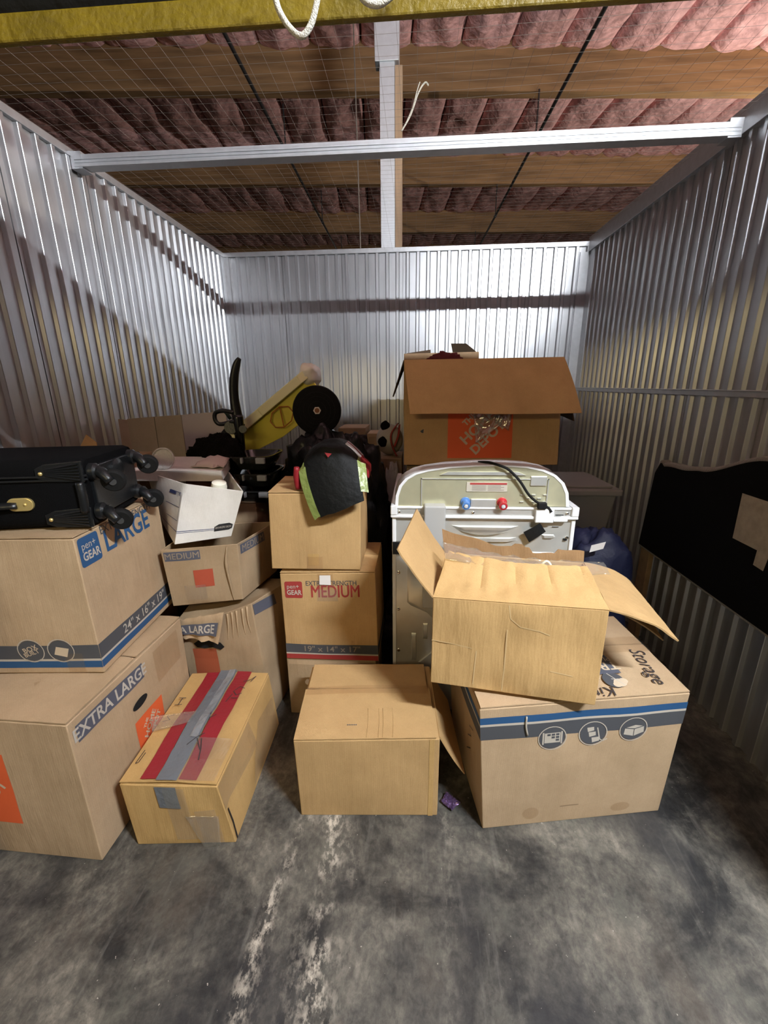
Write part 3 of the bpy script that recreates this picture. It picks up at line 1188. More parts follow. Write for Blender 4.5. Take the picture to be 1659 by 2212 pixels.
# four spinner wheels
for (b_, zc) in ((.040, .045), (.040, .178), (SD - .050, .045), (SD - .050, .182)):
    m = MB()
    m.lathe([(.028, 0), (.028, .018), (.019, .028), (.019, .038)], sp(.004, b_, zc), S_U, 14)
    h = m.build('wheel_housing', BLACK_PLASTIC, t, smooth='auto')
    hub = sp(.072, b_ - .004, zc - .030)
    m = MB()
    m.tube([sp(.030, b_, zc), sp(.052, b_ - .018, zc - .008), hub - S_W * .022], [.020, .019, .015], 8, 3)
    m.build('caster_fork', BLACK_PLASTIC, h, smooth=True)
    m = MB()
    ax = (S_W * .92 - S_U * .2 + Z * .2).normalized()
    m.lathe([(.014, -.014), (.032, -.014), (.037, -.008), (.037, .008), (.032, .014), (.014, .014)], hub, ax, 24)
    m.build('wheel', RUBBER, h, smooth='auto')
    m = MB()
    m.lathe([(.011, -.018), (.012, -.010), (.012, .010), (.011, .018)], hub, ax, 12)
    m.build('wheel_hub', simple('hub_grey', (.10, .10, .10), .35, metal=.4), h, smooth='auto')
# side handle and its brass end plate
m = MB()
m.tube([sp(-SL + .06, -.012, .085), sp(-.40, -.024, .086), sp(-.30, -.022, .086), sp(-.205, -.010, .086)], .013, 8, 4, flat=.6)
hd = m.build('side_handle', BLACK_PLASTIC, t, smooth=True)
m = MB()
m.prism(rounded(-.235, -.158, .066, .108, .0205, .0205, 5), S_O, S_U, Z, -S_W, .0, .010)
hp_ = m.build('brass_plate', BRASS, hd, bevel=.002)
m = MB()
for a in (-.212, -.182):
    m.lathe([(.005, 0), (.004, .0025), (.001, .0032)], sp(a, -.010, .087), -S_W, 10)
m.build('rivet', BRASS, hp_, smooth=True)

# ---- 6. torn extra-large carton (below the medium one)
c6 = Carton('cardboard_box', 'crumpled carton with a torn corner and a hand hole, behind the taped box', [(-1.03, 1.64, 0), (-.655, 1.63, 0), (-.615, 2.02, 0), (-1.03, 2.02, 0), (-1.05, 1.62, .50), (-.700, 1.62, .600), (-.600, 1.90, .590), (-1.03, 2.0, .58)], KRAFT_DULL, .012, .008, 6,
            topsag=lambda a, b: -.02 * math.sin(a * 3))
# peeled front flap, curling forward over the tear
m = MB()
m.sheet(c6.at('F', .06, .86, .02), c6.at('F', .58, .80, .045), c6.at('F', .66, 1.02, .012), c6.at('F', .04, 1.03, .02), .005, 14, 8,
        disp=lambda u, v: .012 * math.sin(u * 14) * (1 - v) * .6 + .006 * noise.noise(V((u * 9, v * 4, 1))), edge=lambda u, v: (u, v + .06 * noise.noise(V((u * 11, 3, 5)))))
fl = m.build('torn_flap', KRAFT_PALE, c6.root, smooth='auto')
m = MB()
m.sheet(c6.at('F', .06, .905, .026), c6.at('F', .565, .865, .045), c6.at('F', .60, .965, .032), c6.at('F', .05, .990, .026), .0012, 14, 4, disp=lambda u, v: .0045 + .012 * math.sin(u * 14) * (.5 - v * .3) * .6)
m.build('print_band', INK_BLUEGREY, fl)
vs, fs = text2d('A LARGE', 1.0, .02)
A_, B_, C_, D_ = [c6.at('F', *q) for q in ((.06, .905, .026), (.565, .865, .045), (.60, .965, .032), (.05, .990, .026))]
w_ = max(v_[0] for v_ in vs) - min(v_[0] for v_ in vs)
m = MB()
nn = (B_ - A_).cross(D_ - A_).normalized()
pv = []
for x, y in vs:
    u, v_ = .5 + x / w_ * .86, .5 + y * .95
    pv.append((A_ * (1 - u) + B_ * u) * (1 - v_) + (D_ * (1 - u) + C_ * u) * v_ + nn * (.0062 + .012 * math.sin(u * 14) * (.5 - v_ * .3) * .6))
m.add(pv, fs)
m.build('lettering', INK_WHITE, fl)
c6.poly('hand_hole', 'F', [(.16, .76), (.24, .795), (.40, .79), (.54, .76), (.58, .715), (.52, .69), (.42, .72), (.30, .71), (.20, .72)], simple('hole_dark', (.004, .004, .004), 1), off=.006)
# pressed folds over the right part of the front
m = MB()
for k, u in enumerate((.68, .74, .80, .88, .94)):
    m.tube([c6.at('F', u, .99, .001), c6.at('F', u - .015, .88, .002), c6.at('F', u - .05 + .04 * k / 4, .77, .0)], [.005, .004, .0005], 6, 3)
m.build('fold', KRAFT_PALE, c6.root, smooth=True)
c6.patch('printed_square', 'F', .12, .45, .30, .70, INK_RED if False else simple('faded_orange', (.36, .085, .035), .8), off=.0016)
c6.poly('print_band', 'R', [(.02, .90), (.5, .88), (.5, .97), (.02, .985)], INK_BLUEGREY, off=.003)

# ---- 5. medium carton on the torn one
c5 = Carton('cardboard_box', 'brown carton marked MEDIUM at its top corners, below the white file box', [(-1.04, 1.600, .585), (-.742, 1.640, .605), (-.690, 1.96, .60), (-1.03, 1.93, .59), (-1.05, 1.590, .850), (-.735, 1.630, .868), (-.665, 1.93, .872), (-1.04, 1.90, .86)], KRAFT_DULL, .008, .005, 5, open_top=True)
orange_logo_small = c5.patch('printed_square', 'F', .38, .64, .32, .62, simple('orange_worn', (.42, .075, .035), .8), off=.0016)
p = c5.patch('print_band', 'F', .03, .50, .80, .955, INK_BLUEGREY)
c5.text('MEDIUM', 'F', .265, .875, .038, simple('dim_ink', (.30, .24, .18), .7), .008, off=.0026, parent=p)
p = c5.patch('print_band', 'R', .05, .62, .80, .965, INK_BLUEGREY)
c5.text('MEDIUM', 'R', .34, .88, .044, simple('dim_ink', (.30, .24, .18), .7), .008, off=.0026, parent=p)
m = MB()
m.tube([c5.at('F', .86, .97, .001), c5.at('F', .83, .7, .006), c5.at('F', .85, .4, .006), c5.at('F', .87, .02, .002)], [.002, .006, .005, .001], 6, 4)
m.build('fold', KRAFT_DULL, c5.root, smooth=True)
c5.tape('F', .22, .52, .10, .36, FILM)
c5.tape('R', .0, .7, .96, 1.0, FILM)

# ---- 4. white file box with its lid
c4 = Carton('file_box', 'open white file storage box with a ruled label, standing on the MEDIUM carton', [(-.990, 1.600, .872), (-.785, 1.690, .880), (-.94, 1.98, .880), (-1.19, 1.86, .872), (-.955, 1.678, 1.114), (-.710, 1.690, 1.080), (-.90, 2.00, 1.10), (-1.24, 1.87, 1.125)], WHITE_BOARD, .004, .001, 4, open_top=True)
lg = c4.patch('base_line', 'F', 0, .80, .205, .216, INK_NAVY)
c4.patch('base_line', 'F', 0, .80, .180, .188, INK_NAVY)
c4.patch('base_line', 'L', 0, 1, .205, .216, INK_NAVY)
p = c4.poly('brand_badge', 'F', [(.66, .155), (.92, .17), (.97, .20), (.97, .285), (.90, .32), (.72, .30), (.65, .25)], INK_BLACK, off=.0016)
c4.text('BANKERS BOX', 'F', .81, .235, .014, INK_WHITE, .0, 4, sx=.7, off=.0024, parent=p)
pl = c4.strokes('label_frame', 'L', [[(.70, .84), (.97, .84), (.97, .38), (.55, .38)], [(.55, .60), (.97, .60)], [(.70, .84), (.66, .78)]], INK_NAVY, .0025)
c4.patch('label_title', 'L', .68, .84, .785, .835, INK_NAVY, off=.0018, parent=pl)
c4.text('9 | 8"', 'L', .905, .81, .022, INK_NAVY, 0, off=.0018, parent=pl)
m = MB()
LA, LB, LC, LD = V((-1.270, 1.79, 1.140)), V((-.870, 1.845, 1.128)), V((-.93, 2.10, 1.150)), V((-1.30, 2.06, 1.160))
m.sheet(LA, LB, LC, LD, .005, 10, 8, disp=lambda u, v: .004 * math.sin(u * 3))
lid = m.build('lid', WHITE_BOARD, c4.root)
lid['label'] = 'flat off-white lid lying askew over the box'
m = MB()
for a, b in ((LA, LB), (LB, LC), (LC, LD), (LD, LA)):
    m.sheet(a, b, b - Z * .040, a - Z * .040, .004, 8, 2)
m.build('lid_rim', WHITE_BOARD, lid)
# things poking out of the file box
t = thing('white_cup', 'small white rounded cup inside the open file box', 'cup', (-.86, 1.80, 1.02))
MB().lathe([(.020, 0), (.030, .02), (.034, .05), (.030, .07), (.012, .078)], (-.865, 1.79, 1.03), (.2, -.2, 1), 16).build('cup_body', CREAM, t, smooth='auto')
t = thing('brown_folder', 'dark red-brown folder lying in the open file box', 'folder', (-.90, 1.85, 1.02))
MB().sheet((-1.00, 1.76, 1.05), (-.86, 1.79, 1.035), (-.90, 1.93, 1.06), (-1.06, 1.88, 1.07), .02, 6, 5).build('cover', simple('maroon_board', (.10, .028, .02), .7), t)
m = MB()
m.lathe([(.046, 0), (.050, .006), (.049, .012), (.044, .014), (.040, .008), (.006, .006)], (-1.128, 1.846, 1.19), (.15, -1, .25), 28)
o = m.build('glass_dish', simple('dish_glass', (.85, .84, .80), .08, trans=.55, bump=.8, bscale=45), origin=(-1.128, 1.85, 1.15), smooth='auto')
tag(o, 'small round glass dish standing on edge on the file box lid', 'dish')
t = thing('paper_sheet', 'crumpled pinkish paper lying on the file box lid', 'paper', (-.97, 1.95, 1.16))
MB().sheet((-1.02, 1.87, 1.150), (-.87, 1.88, 1.144), (-.90, 2.02, 1.165), (-1.0, 2.03, 1.175), .002, 8, 6, disp=lambda u, v: .014 * noise.noise(V((u * 4, v * 4, 2))) + .02 * math.sin(u * 3.1) * math.sin(v * 3.1)).build('sheet', simple('pink_paper', (.60, .50, .47), .8), t, smooth=True)

# ---- 7. long taped box on the floor
c7 = Carton('parcel_box', 'long battered carton with two red stripes and grey tape down its lid', [(-.930, 1.018, 0), (-.596, 1.046, 0), (-.612, 1.585, 0), (-.975, 1.570, 0), (-.950, 1.022, .258), (-.624, 1.030, .262), (-.640, 1.590, .262), (-.985, 1.572, .258)], KRAFT_GOLD, .008, .005, 7)
fl = []
for u0, u1, lf in ((.004, .545, .004), (.548, .996, .008)):
    A, B, C, D = c7.at('T', u0, .004, .004), c7.at('T', u1, .004, .004), c7.at('T', u1, .996, .004), c7.at('T', u0, .996, .004)
    m = MB()
    rgt = u0 > .1
    m.sheet(A, B, C, D, .004, 8, 14, disp=lambda u, v, k=rgt: .003 + .007 * ((1 - u) if k else u) * (1 + .6 * noise.noise(V((u * 3, v * 6, 3 if k else 8)))))
    fl.append(m.build('top_flap', KRAFT_GOLD, c7.root, smooth='auto'))
OFF7 = .0135


def tapestrip(u0, u1, v0, v1, mat, off, wob=.0, name='tape', skew=0.0):
    m = MB()
    nu, nv = 4, 26
    vs = []
    for j in range(nv + 1):
        for i in range(nu + 1):
            u, v_ = u0 + (u1 - u0) * i / nu, v0 + (v1 - v0) * j / nv
            uu_ = u + skew * (v_ - .5)
            bump_ = .007 * (1 - abs(uu_ - .545) / .5) * (1 + .6 * noise.noise(V((uu_ * 2, v_ * 6, 3))))
            vs.append(c7.at('T', uu_, v_, off + bump_ + wob * noise.noise(V((u * 20, v_ * 18, 5)))))
    m.add(vs, [(j * (nu + 1) + i, j * (nu + 1) + i + 1, (j + 1) * (nu + 1) + i + 1, (j + 1) * (nu + 1) + i) for j in range(nv) for i in range(nu)])
    return m.build(name, mat, c7.root, smooth=True)


tapestrip(.215, .375, .012, .985, TAPE_RED, .0150, .001, 'red_stripe')
tapestrip(.610, .790, .012, .990, TAPE_RED, .0150, .001, 'red_stripe')
tapestrip(.385, .600, .0, 1.0, TAPE_GREY, .0175, .004, 'duct_tape')
tapestrip(.500, .585, .30, 1.0, simple('silver_tape', (.40, .43, .47), .22, metal=.5, bump=.6, bscale=30), .0205, .004, 'duct_tape')
c7.patch('duct_tape', 'F', .36, .58, .66, .99, TAPE_GREY, off=.004)
c7.tape('F', .44, .66, .12, .98, FILM, .006)
c7.tape('F', .70, .90, .02, .62, FILM, .006)
m = MB()
m.sheet(c7.at('T', .02, .36, .02), c7.at('T', .40, .42, .024), c7.at('T', .42, .52, .03), c7.at('T', -.06, .44, .05), .0006, 12, 5, disp=lambda u, v: .010 * noise.noise(V((u * 6, v * 5, 2))))
m.build('loose_film', FILM, c7.root, smooth=True)
m = MB()
m.sheet(c7.at('F', .60, .55, .008), c7.at('F', .92, .50, .008), c7.at('F', .86, .02, .012), c7.at('F', .70, -.03, .014), .0006, 8, 8, disp=lambda u, v: .005 * noise.noise(V((u * 6, v * 6, 9))))
m.build('loose_film', FILM, c7.root, smooth=True)
c7.tape('T', .60, .98, .0, .30, FILM, .024)
c7.tape('R', .0, .5, .60, 1.0, FILM, .004)
# handwriting, top read from the right
st = []


def hw(u, v, pts, k=1.0):
    st.append([(u + a * .11 * k, v + b * .10 * k) for a, b in pts])


hw(.83, .83, [(-.6, .2), (.1, .5), (.5, .9)]); hw(.83, .83, [(.5, .9), (.2, .2)])
hw(.76, .70, [(.6, .7), (0, .9), (-.5, .4), (0, 0), (.5, .2)])
hw(.75, .62, [(-.3, .5), (.4, .5)]); hw(.72, .62, [(-.4, .1), (-.1, .9)])
hw(.60, .44, [(-.6, .3), (.0, .2), (.5, .6)]); hw(.60, .44, [(-.2, .9), (.1, 0)])
hw(.58, .24, [(-.6, 0), (.0, .6), (.6, .9)]); hw(.60, .24, [(-.1, .5), (.7, -.3)])
hw(.66, .20, [(-.2, .9), (.2, .2), (.5, -.6)])
hw(.12, .62, [(-.4, .6), (.4, .6)]); hw(.12, .55, [(-.4, .6), (.4, .6)]); hw(.12, .58, [(0, .3), (0, 1.0)])
hw(.12, .44, [(-.4, 0), (.3, .1), (-.3, .5), (.4, .6)])
c7.strokes('handwriting', 'T', st, MARKER, .0035, off=.0255)
c7.strokes('printed_mark', 'T', [[(.06, .12), (.07, .22)], [(.085, .13), (.095, .2)], [(.06, .12), (.085, .13)]], INK_BLACK, .003, off=.016)
c7.strokes('split_seam', 'R', [[(.03, .55), (.035, .3), (.02, .03)]], INK_BLACK, .007, off=.004)
c7.poly('plastic_patch', 'R', [(.35, .15), (.92, .12), (.95, .65), (.60, .80), (.40, .5)], FILM, off=.008)

# ---- 8. plain carton in the middle of the floor
c8 = Carton('cardboard_box', 'plain brown carton on the floor in the middle, front and centre', [(-.397, 1.156, 0), (.096, 1.186, 0), (.072, 1.575, 0), (-.42, 1.545, 0), (-.400, 1.146, .343), (.096, 1.178, .350), (.070, 1.567, .352), (-.425, 1.538, .350)], KRAFT, .005, .0015, 8, topsag=None)
A, B, C, D = c8.at('T', .003, .0, .004), c8.at('T', .975, .0, .004), c8.at('T', .975, .60, .008), c8.at('T', .003, .60, .008)
MB().sheet(A, B, C, D, .004, 16, 8, disp=lambda u, v: .002 + .004 * v + .0022 * noise.noise(V((u * 9, v * 4, 1)))).build('top_flap', KRAFT, c8.root, smooth='auto')
A, B, C, D = c8.at('T', .02, .615, .009), c8.at('T', .955, .60, .009), c8.at('T', .955, 1.0, .006), c8.at('T', .02, 1.0, .006)
MB().sheet(A, B, C, D, .004, 12, 8, disp=lambda u, v: .002 + .003 * (1 - v) + .002 * noise.noise(V((u * 6, v * 4, 5)))).build('top_flap', KRAFT, c8.root, smooth='auto')
c8.tape('T', .01, .96, .52, .63, CLEAR_TAPE, .0165)
hA, hB = c8.at('T', 1.0, .02, .002), c8.at('T', 1.0, .98, .002)
MB().sheet(hA, hB, hB + V((.085, .0, -.16)), hA + V((.098, .03, -.185)), .004, 10, 8, disp=lambda u, v: .006 * math.sin(v * 2.5)).build('side_flap', KRAFT, c8.root, smooth='auto')
c8.strokes('stamp', 'T', [[(.36 + i * .012, .14), (.366 + i * .012, .15)] for i in range(6)], INK_GREY, .004, off=.0105)
m = MB()
for u in (.50, .58, .61, .68):
    m.tube([c8.at('T', u, .01, .0095), c8.at('T', u + .005, .18, .010), c8.at('T', u, .34, .0095)], .0011, 5, 3)
m.build('crease', KRAFT, c8.root, smooth=True)
c8.tape('F', .93, .965, .0, 1.0, KRAFT_GOLD, .0012, 'glue_seam')

# ---- 9-11. stack: two medium cartons and a plain one
c9 = Carton('cardboard_box', 'dark carton at the bottom of the stack, mostly hidden behind the plain one', rect8((-.575, 1.655, 0), 0, .41, .34, .305), KRAFT_DULL, .004, .002, 9)
c9.patch('pale_stripe', 'F', .02, 1, .90, .97, KRAFT_PALE)
c10 = Carton('cardboard_box', 'closed carton marked MEDIUM in red with a grey foot band', [(-.570, 1.648, .310), (-.152, 1.650, .310), (-.150, 2.00, .310), (-.57, 2.00, .310), (-.570, 1.645, .728), (-.160, 1.650, .740), (-.16, 2.0, .738), (-.57, 2.0, .73)], KRAFT, .007, .002, 10)
c10.top_flaps(.5, .004, .003)
c10.patch('grey_band', 'F', 0, 1, .075, .185, INK_GREY)
c10.patch('grey_band', 'R', 0, 1, .075, .185, INK_GREY)
c10.patch('pale_stripe', 'F', 0, 1, .058, .075, INK_WHITE)
c10.patch('red_stripe', 'F', 0, 1, .0, .058, INK_RED)
c10.text('19" x 14" x 17"', 'F', .50, .130, .042, simple('dim_ink', (.30, .24, .18), .7), .006, off=.0026)
pg_badge(c10, 'F', .135, .825, .078, INK_RED)
c10.text('MEDIUM', 'F', .575, .800, .080, INK_RED, .018, sx=.72)
c10.text('EXTRA STRENGTH', 'F', .535, .893, .031, INK_GREY, .004, sx=.86)
c10.poly('paper_tag', 'F', [(.415, .885), (.535, .88), (.535, .985), (.42, .985)], simple('white_paper', (.80, .78, .76), .6), off=.0045)
c10.tape('F', .38, .60, .70, .83, FILM, .003)
c10.tape('F', .40, .56, .83, 1.0, CLEAR_TAPE, .003)
c11 = Carton('cardboard_box', 'plain closed carton on top of the stack, under the black and green bag', [(-.602, 1.645, .752), (-.222, 1.650, .752), (-.225, 1.97, .752), (-.61, 1.97, .752), (-.590, 1.645, 1.082), (-.214, 1.650, 1.084), (-.225, 1.97, 1.08), (-.615, 1.965, 1.08)], KRAFT, .005, .0015, 11)
c11.top_flaps(.5, .002)
c11.tape('F', .40, .58, .0, .18, CLEAR_TAPE, .002)
c11.tape('F', .42, .54, .06, .22, KRAFT_GOLD, .0016, 'brown_label')
o = MB().lathe([(.009, 0), (.012, .004), (.012, .014), (.008, .020)], (-.480, 1.655, .185), (-.1, -1, .15), 14).build('bottle_cap', simple('pale_cap', (.75, .68, .60), .5), origin=(-.48, 1.64, .18), smooth='auto')
tag(o, 'tiny pale round cap stuck to the lowest carton of the stack', 'cap')

# black and green bag on the plain carton
t = thing('sports_bag', 'limp black bag with shiny lime green sides on the plain carton', 'bag', (-.32, 1.75, 1.085))


def bagpt(u, v, out=0.0):
    """u across, v from the back top over the front edge down the carton's face"""
    x = -.435 + .235 * u + .06 * (v - .6) * (.5 - u) * (-1 if v > .6 else .6) - (.03 * (1 - v))
    if v < .55:
        k = v / .55
        y = 1.93 - .27 * k
        z = 1.175 + .075 * math.sin(math.pi * (.25 + .5 * k)) + .02 * k
    else:
        k = (v - .55) / .45
        a = k * math.pi / 2
        y = 1.66 - .070 * math.sin(a * .9)
        z = 1.248 - .205 * k - .018 * (1 - k) * k
    z += -.055 * abs(2 * u - 1) ** 2.4 * (1 if v < .6 else .35)
    z += .010 * noise.noise(V((u * 4, v * 5, 3)))
    y += -.020 * math.sin(math.pi * u) * (1 if v > .5 else .3)
    w = max(0, v - .5) * 2
    z += .075 * (u - .35) * w + .028 * math.sin(math.pi * min(1, max(0, u))) ** .6 * (1 - w) - .018 * math.sin(math.pi * min(1, max(0, u))) * w
    x += .075 * (1 - u) * w ** 1.5
    return V((x, y - out, z + out * .4))


def bag_strip(u0, u1, v0, v1, mat, name, out=0.0, nu=12, nv=18):
    m = MB()
    top = [bagpt(u0 + (u1 - u0) * i / nu, v0 + (v1 - v0) * j / nv, out) for j in range(nv + 1) for i in range(nu + 1)]
    bot = []
    for j in range(nv + 1):
        v_ = v0 + (v1 - v0) * j / nv
        k_ = max(0.0, min(1.0, (v_ - .5) * 4))
        bot += [p + V((0, .012 * k_, -.030 * (1 - k_))) for p in top[j * (nu + 1):(j + 1) * (nu + 1)]]
    Nn = len(top)
    g = lambda i, j: j * (nu + 1) + i
    fs = []
    for j in range(nv):
        for i in range(nu):
            fs.append((g(i, j), g(i + 1, j), g(i + 1, j + 1), g(i, j + 1)))
            fs.append((Nn + g(i, j + 1), Nn + g(i + 1, j + 1), Nn + g(i + 1, j), Nn + g(i, j)))
    ring = [g(i, 0) for i in range(nu + 1)] + [g(nu, j) for j in range(1, nv + 1)] + [g(i, nv) for i in range(nu - 1, -1, -1)] + [g(0, j) for j in range(nv - 1, 0, -1)]
    for k in range(len(ring)):
        a, b = ring[k], ring[(k + 1) % len(ring)]
        fs.append((a, Nn + a, Nn + b, b))
    m.add(top + bot, fs)
    return m.build(name, mat, t, smooth='auto')


LIME = simple('lime_nylon', (.24, .30, .08), .30, bump=.6, bscale=40, coat=.3)
BAGCL = simple('bag_black_nylon', (.006, .0065, .0065), .6, bump=.5, bscale=30, spec=.2)
bag_strip(.03, .97, 0, 1, BAGCL, 'bag_body')
bag_strip(-.09, .04, .55, .99, LIME, 'side_panel', .002)
bag_strip(.95, 1.09, .46, .90, LIME, 'side_panel', .002)
bag_strip(.98, 1.12, .20, .46, simple('red_nylon', (.26, .008, .014), .55), 'red_panel', .006)
bag_strip(.74, .98, .16, .44, simple('white_nylon', (.55, .52, .50), .5), 'white_panel', .005)
bag_strip(.74, .99, .27, .31, simple('red_nylon', (.26, .008, .014), .55), 'red_panel', .008)
m = MB()
A = bagpt(.42, .60, .012)
m.add([A, A + V((.028, -.002, -.004)), A + V((.014, -.006, -.018))], [(0, 1, 2)])
m.build('red_logo', simple('red_nylon', (.26, .008, .014), .55), t)
MB().tube([(-.468, 1.66, 1.10), (-.470, 1.655, 1.15), (-.466, 1.65, 1.19)], [.012, .014, .011], 8, 3).build('red_strap', simple('red_nylon', (.26, .008, .014), .55), t, smooth=True)

# ------------------------------------------------------------------ washing machine seen from behind
K = 1.70 / 1.66
WY = 1.70


def wp(x, z, y=0.0):
    return V((x * K, WY + y, 1.5 + (z - 1.5) * K))


t = thing('washing_machine', 'white top-loading washing machine turned with its bare steel back to the front', 'washer', (.28, 2.0, 0))
x0, x1 = -.088 * K, .637 * K
zd = 1.5 + (.985 - 1.5) * K     # deck underside
m = MB()
m.box((x0, WY + .015, .0), (x0 + .010, WY + .62, zd)).box((x1 - .010, WY + .015, 0), (x1, WY + .62, zd)).box((x0, WY + .61, 0), (x1, WY + .62, zd)).box((x0, WY + .02, .0), (x1, WY + .62, .02))
m.box((x0, WY - .004, 0), (x0 + .016, WY + .03, zd)).box((x1 - .016, WY - .004, 0), (x1, WY + .03, zd))
m.build('cabinet', WHITE_ENAMEL, t, bevel=.003)
m = MB()
m.box((x0 + .014, WY + .004, .03), (x1 - .014, WY + .012, zd))
bp_ = m.build('back_panel', APPLIANCE_STEEL, t)


def wbead(name, pts, depth=.010, inset=.35, mat=APPLIANCE_STEEL):
    """pressed relief: polygon raised from the panel with sloping sides"""
    P = [wp(a, b, .004) for a, b in pts]
    c = sum(P, V()) / len(P)
    Q = [p.lerp(c, inset) + V((0, -depth, 0)) for p in P]
    n = len(P)
    m = MB()
    m.add(P + Q, [tuple(range(n, 2 * n))] + [(i, (i + 1) % n, n + (i + 1) % n, n + i) for i in range(n)])
    return m.build(name, mat, bp_, smooth='auto')


def lens(xa, xb, zt, zb, n=10):
    """flat top edge, bowed lower edge"""
    return [(xa + (xb - xa) * i / n, zt) for i in range(n + 1)] + [(xb - (xb - xa) * i / n, zt - (zt - zb) * math.sin(math.pi * i / n) ** .7 - .002) for i in range(1, n)]


wbead('pressed_bead', lens(.150, .420, .952, .912), .014, .25)
wbead('pressed_bead', [(.170, .898), (.415, .904), (.420, .890), (.40, .884), (.18, .882)], .010, .3)
wbead('pressed_bead', [(.510, .918), (.560, .918), (.568, .908), (.555, .902), (.515, .902)], .008, .3)
wbead('pressed_bead', [(.40, .815), (.425, .842), (.565, .842), (.60, .80), (.62, .70), (.36, .70), (.37, .79)], .010, .12)
wbead('pressed_bead', [(-.025, .775), (-.005, .790), (.05, .790), (.11, .74), (.11, .50), (.06, .552), (-.01, .585), (-.025, .60)], .009, .16)
wbead('pressed_bead', [(-.005, .45), (.015, .45), (.018, .31), (-.005, .31)], .010, .25)
wbead('pressed_bead', [(.025, .300), (.045, .300), (.12, .37), (.12, .395)], .010, .2)
wbead('pressed_bead', [(.045, .60 - .10), (.065, .50), (.065, .42), (.045, .42)], .007, .25)
for xx, zz in ((-.062, .739), (-.062, .566), (-.062, .360), (.612, .905), (.612, .80)):
    m = MB()
    m.lathe([(.007, 0), (.007, .003), (.003, .005)], wp(xx, zz, .004), (0, -1, 0), 10)
    m.build('screw', CHROME, bp_, smooth='auto')
m = MB()
m.box(wp(-.086, .826, -.010), wp(-.050, .880, .003))
m.build('black_strap', BLACK_PLASTIC, t)
m = MB()
m.box(wp(.598, .895, -.004), wp(.611, .904, .002))
m.build('vent_hole', BLACK_PLASTIC, bp_)
# white deck flange
m = MB()
m.box((x0 - .006, WY - .014, zd), (x1 + .006, WY + .66, zd + .012))
m.box((x0 - .006, WY - .014, zd + .012), (x0 + .022, WY + .66, zd + .052)).box((x1 - .022, WY - .014, zd + .012), (x1 + .006, WY + .66, zd + .052))
m.box((x0 + .02, WY - .008, zd + .038), (x1 - .02, WY + .66, zd + .048))
dk = m.build('deck_flange', WHITE_ENAMEL, t, bevel=.004)
m = MB()
m.box((x0 + .022, WY - .003, zd + .012), (x1 - .022, WY + .004, zd + .038))
m.build('flange_strip', APPLIANCE_STEEL, dk)
for xx in (-.06, .235, .60):
    m = MB()
    m.lathe([(.006, 0), (.006, .004), (.003, .006)], wp(xx, 1.5 + (zd + .024 - 1.5) / K, -.004), (0, -1, 0), 10)
    m.build('screw', CHROME, dk, smooth='auto')
# console
out = [(-.076, 1.030), (-.073, 1.075), (-.060, 1.115), (-.035, 1.145), (0, 1.165), (.045, 1.178), (.13, 1.191), (.24, 1.199), (.34, 1.200), (.434, 1.194), (.50, 1.180), (.545, 1.160), (.578, 1.130), (.598, 1.090), (.606, 1.035)]
P = [wp(a, b) for a, b in out]
n = len(P)
m = MB()
cz = wp(.265, 1.03)
for (ya, yb, sa, sb) in ((.0, .0, 1.0, .965), (.0, .11, 1.0, 1.02)):
    A = [cz + (p - cz) * sa + V((0, ya, 0)) for p in P]
    B = [cz + (p - cz) * sb + V((0, yb, 0)) for p in P]
    m.add(A + B, [(i, i + 1, n + i + 1, n + i) for i in range(n - 1)])
m.add([cz + (p - cz) * 1.02 + V((0, .11, 0)) for p in P], [tuple(range(n))])
cs = m.build('console', WHITE_ENAMEL, t, smooth='auto')
m = MB()
q = [cz + (p - cz) * .968 for p in P]
m.prism([(a.x, a.z) for a in q], (0, WY, 0), (1, 0, 0), (0, 0, 1), (0, 1, 0), .002, .010)
cb = m.build('console_back', galvanised('console_zinc', (.74, .72, .50), .30, .62, .08, 12, 1), t)
m = MB()
L_, R_, T_, B_ = wp(.027, 0).x, wp(.519, 0).x, wp(0, 1.146).z, wp(0, 1.030).z
m.box((L_, WY - .002, T_ - .004), (R_, WY + .003, T_)).box((L_, WY - .002, B_), (L_ + .004, WY + .003, T_)).box((R_ - .004, WY - .002, B_), (R_, WY + .003, T_))
m.build('panel_edge', APPLIANCE_STEEL, cb)
m = MB()
m.prism([(.10, 1.160), (.13, 1.172), (.40, 1.172), (.43, 1.160)], wp(0, 0) - V((0, 0, 0)), (K, 0, 0), (0, 0, K), (0, -1, 0), -.002, .004)
m.build('top_rail', APPLIANCE_STEEL, cb)
m = MB()
m.box(wp(.449, 1.118, -.004), wp(.511, 1.157, .002))
m.build('side_plate', APPLIANCE_STEEL, cb, bevel=.004)
m = MB()
m.box(wp(.224, 1.030, -.006), wp(.322, 1.064, .002))
m.build('valve_plate', APPLIANCE_STEEL, cb, bevel=.002)
m = MB()
m.box(wp(.205, 1.094, -.001), wp(.362, 1.131, .003))
lb = m.build('warning_label', simple('label_paper', (.52, .48, .40), .5), cb)
m = MB()
m.box(wp(.218, 1.122, -.002), wp(.360, 1.129, -.001))
m.build('label_stripe', INK_RED, lb)
m = MB()
for k in range(4):
    z = 1.116 - k * .0055
    m.box(wp(.226, z, -.0018), wp(.280, z + .0022, -.001)).box(wp(.288, z, -.0018), wp(.288 + (.062 if k % 2 else .05), z + .0022, -.001))
m.build('label_lines', simple('label_ink', (.25, .21, .18), .6), lb)
m = MB()
for i in range(5):
    for j in range(3):
        if (i + j) % 2 == 0:
            m.box(wp(.415 + i * .022, 1.052 + j * .014, -.003), wp(.429 + i * .022, 1.056 + j * .014, .002))
m.build('louvre', APPLIANCE_STEEL, cb)
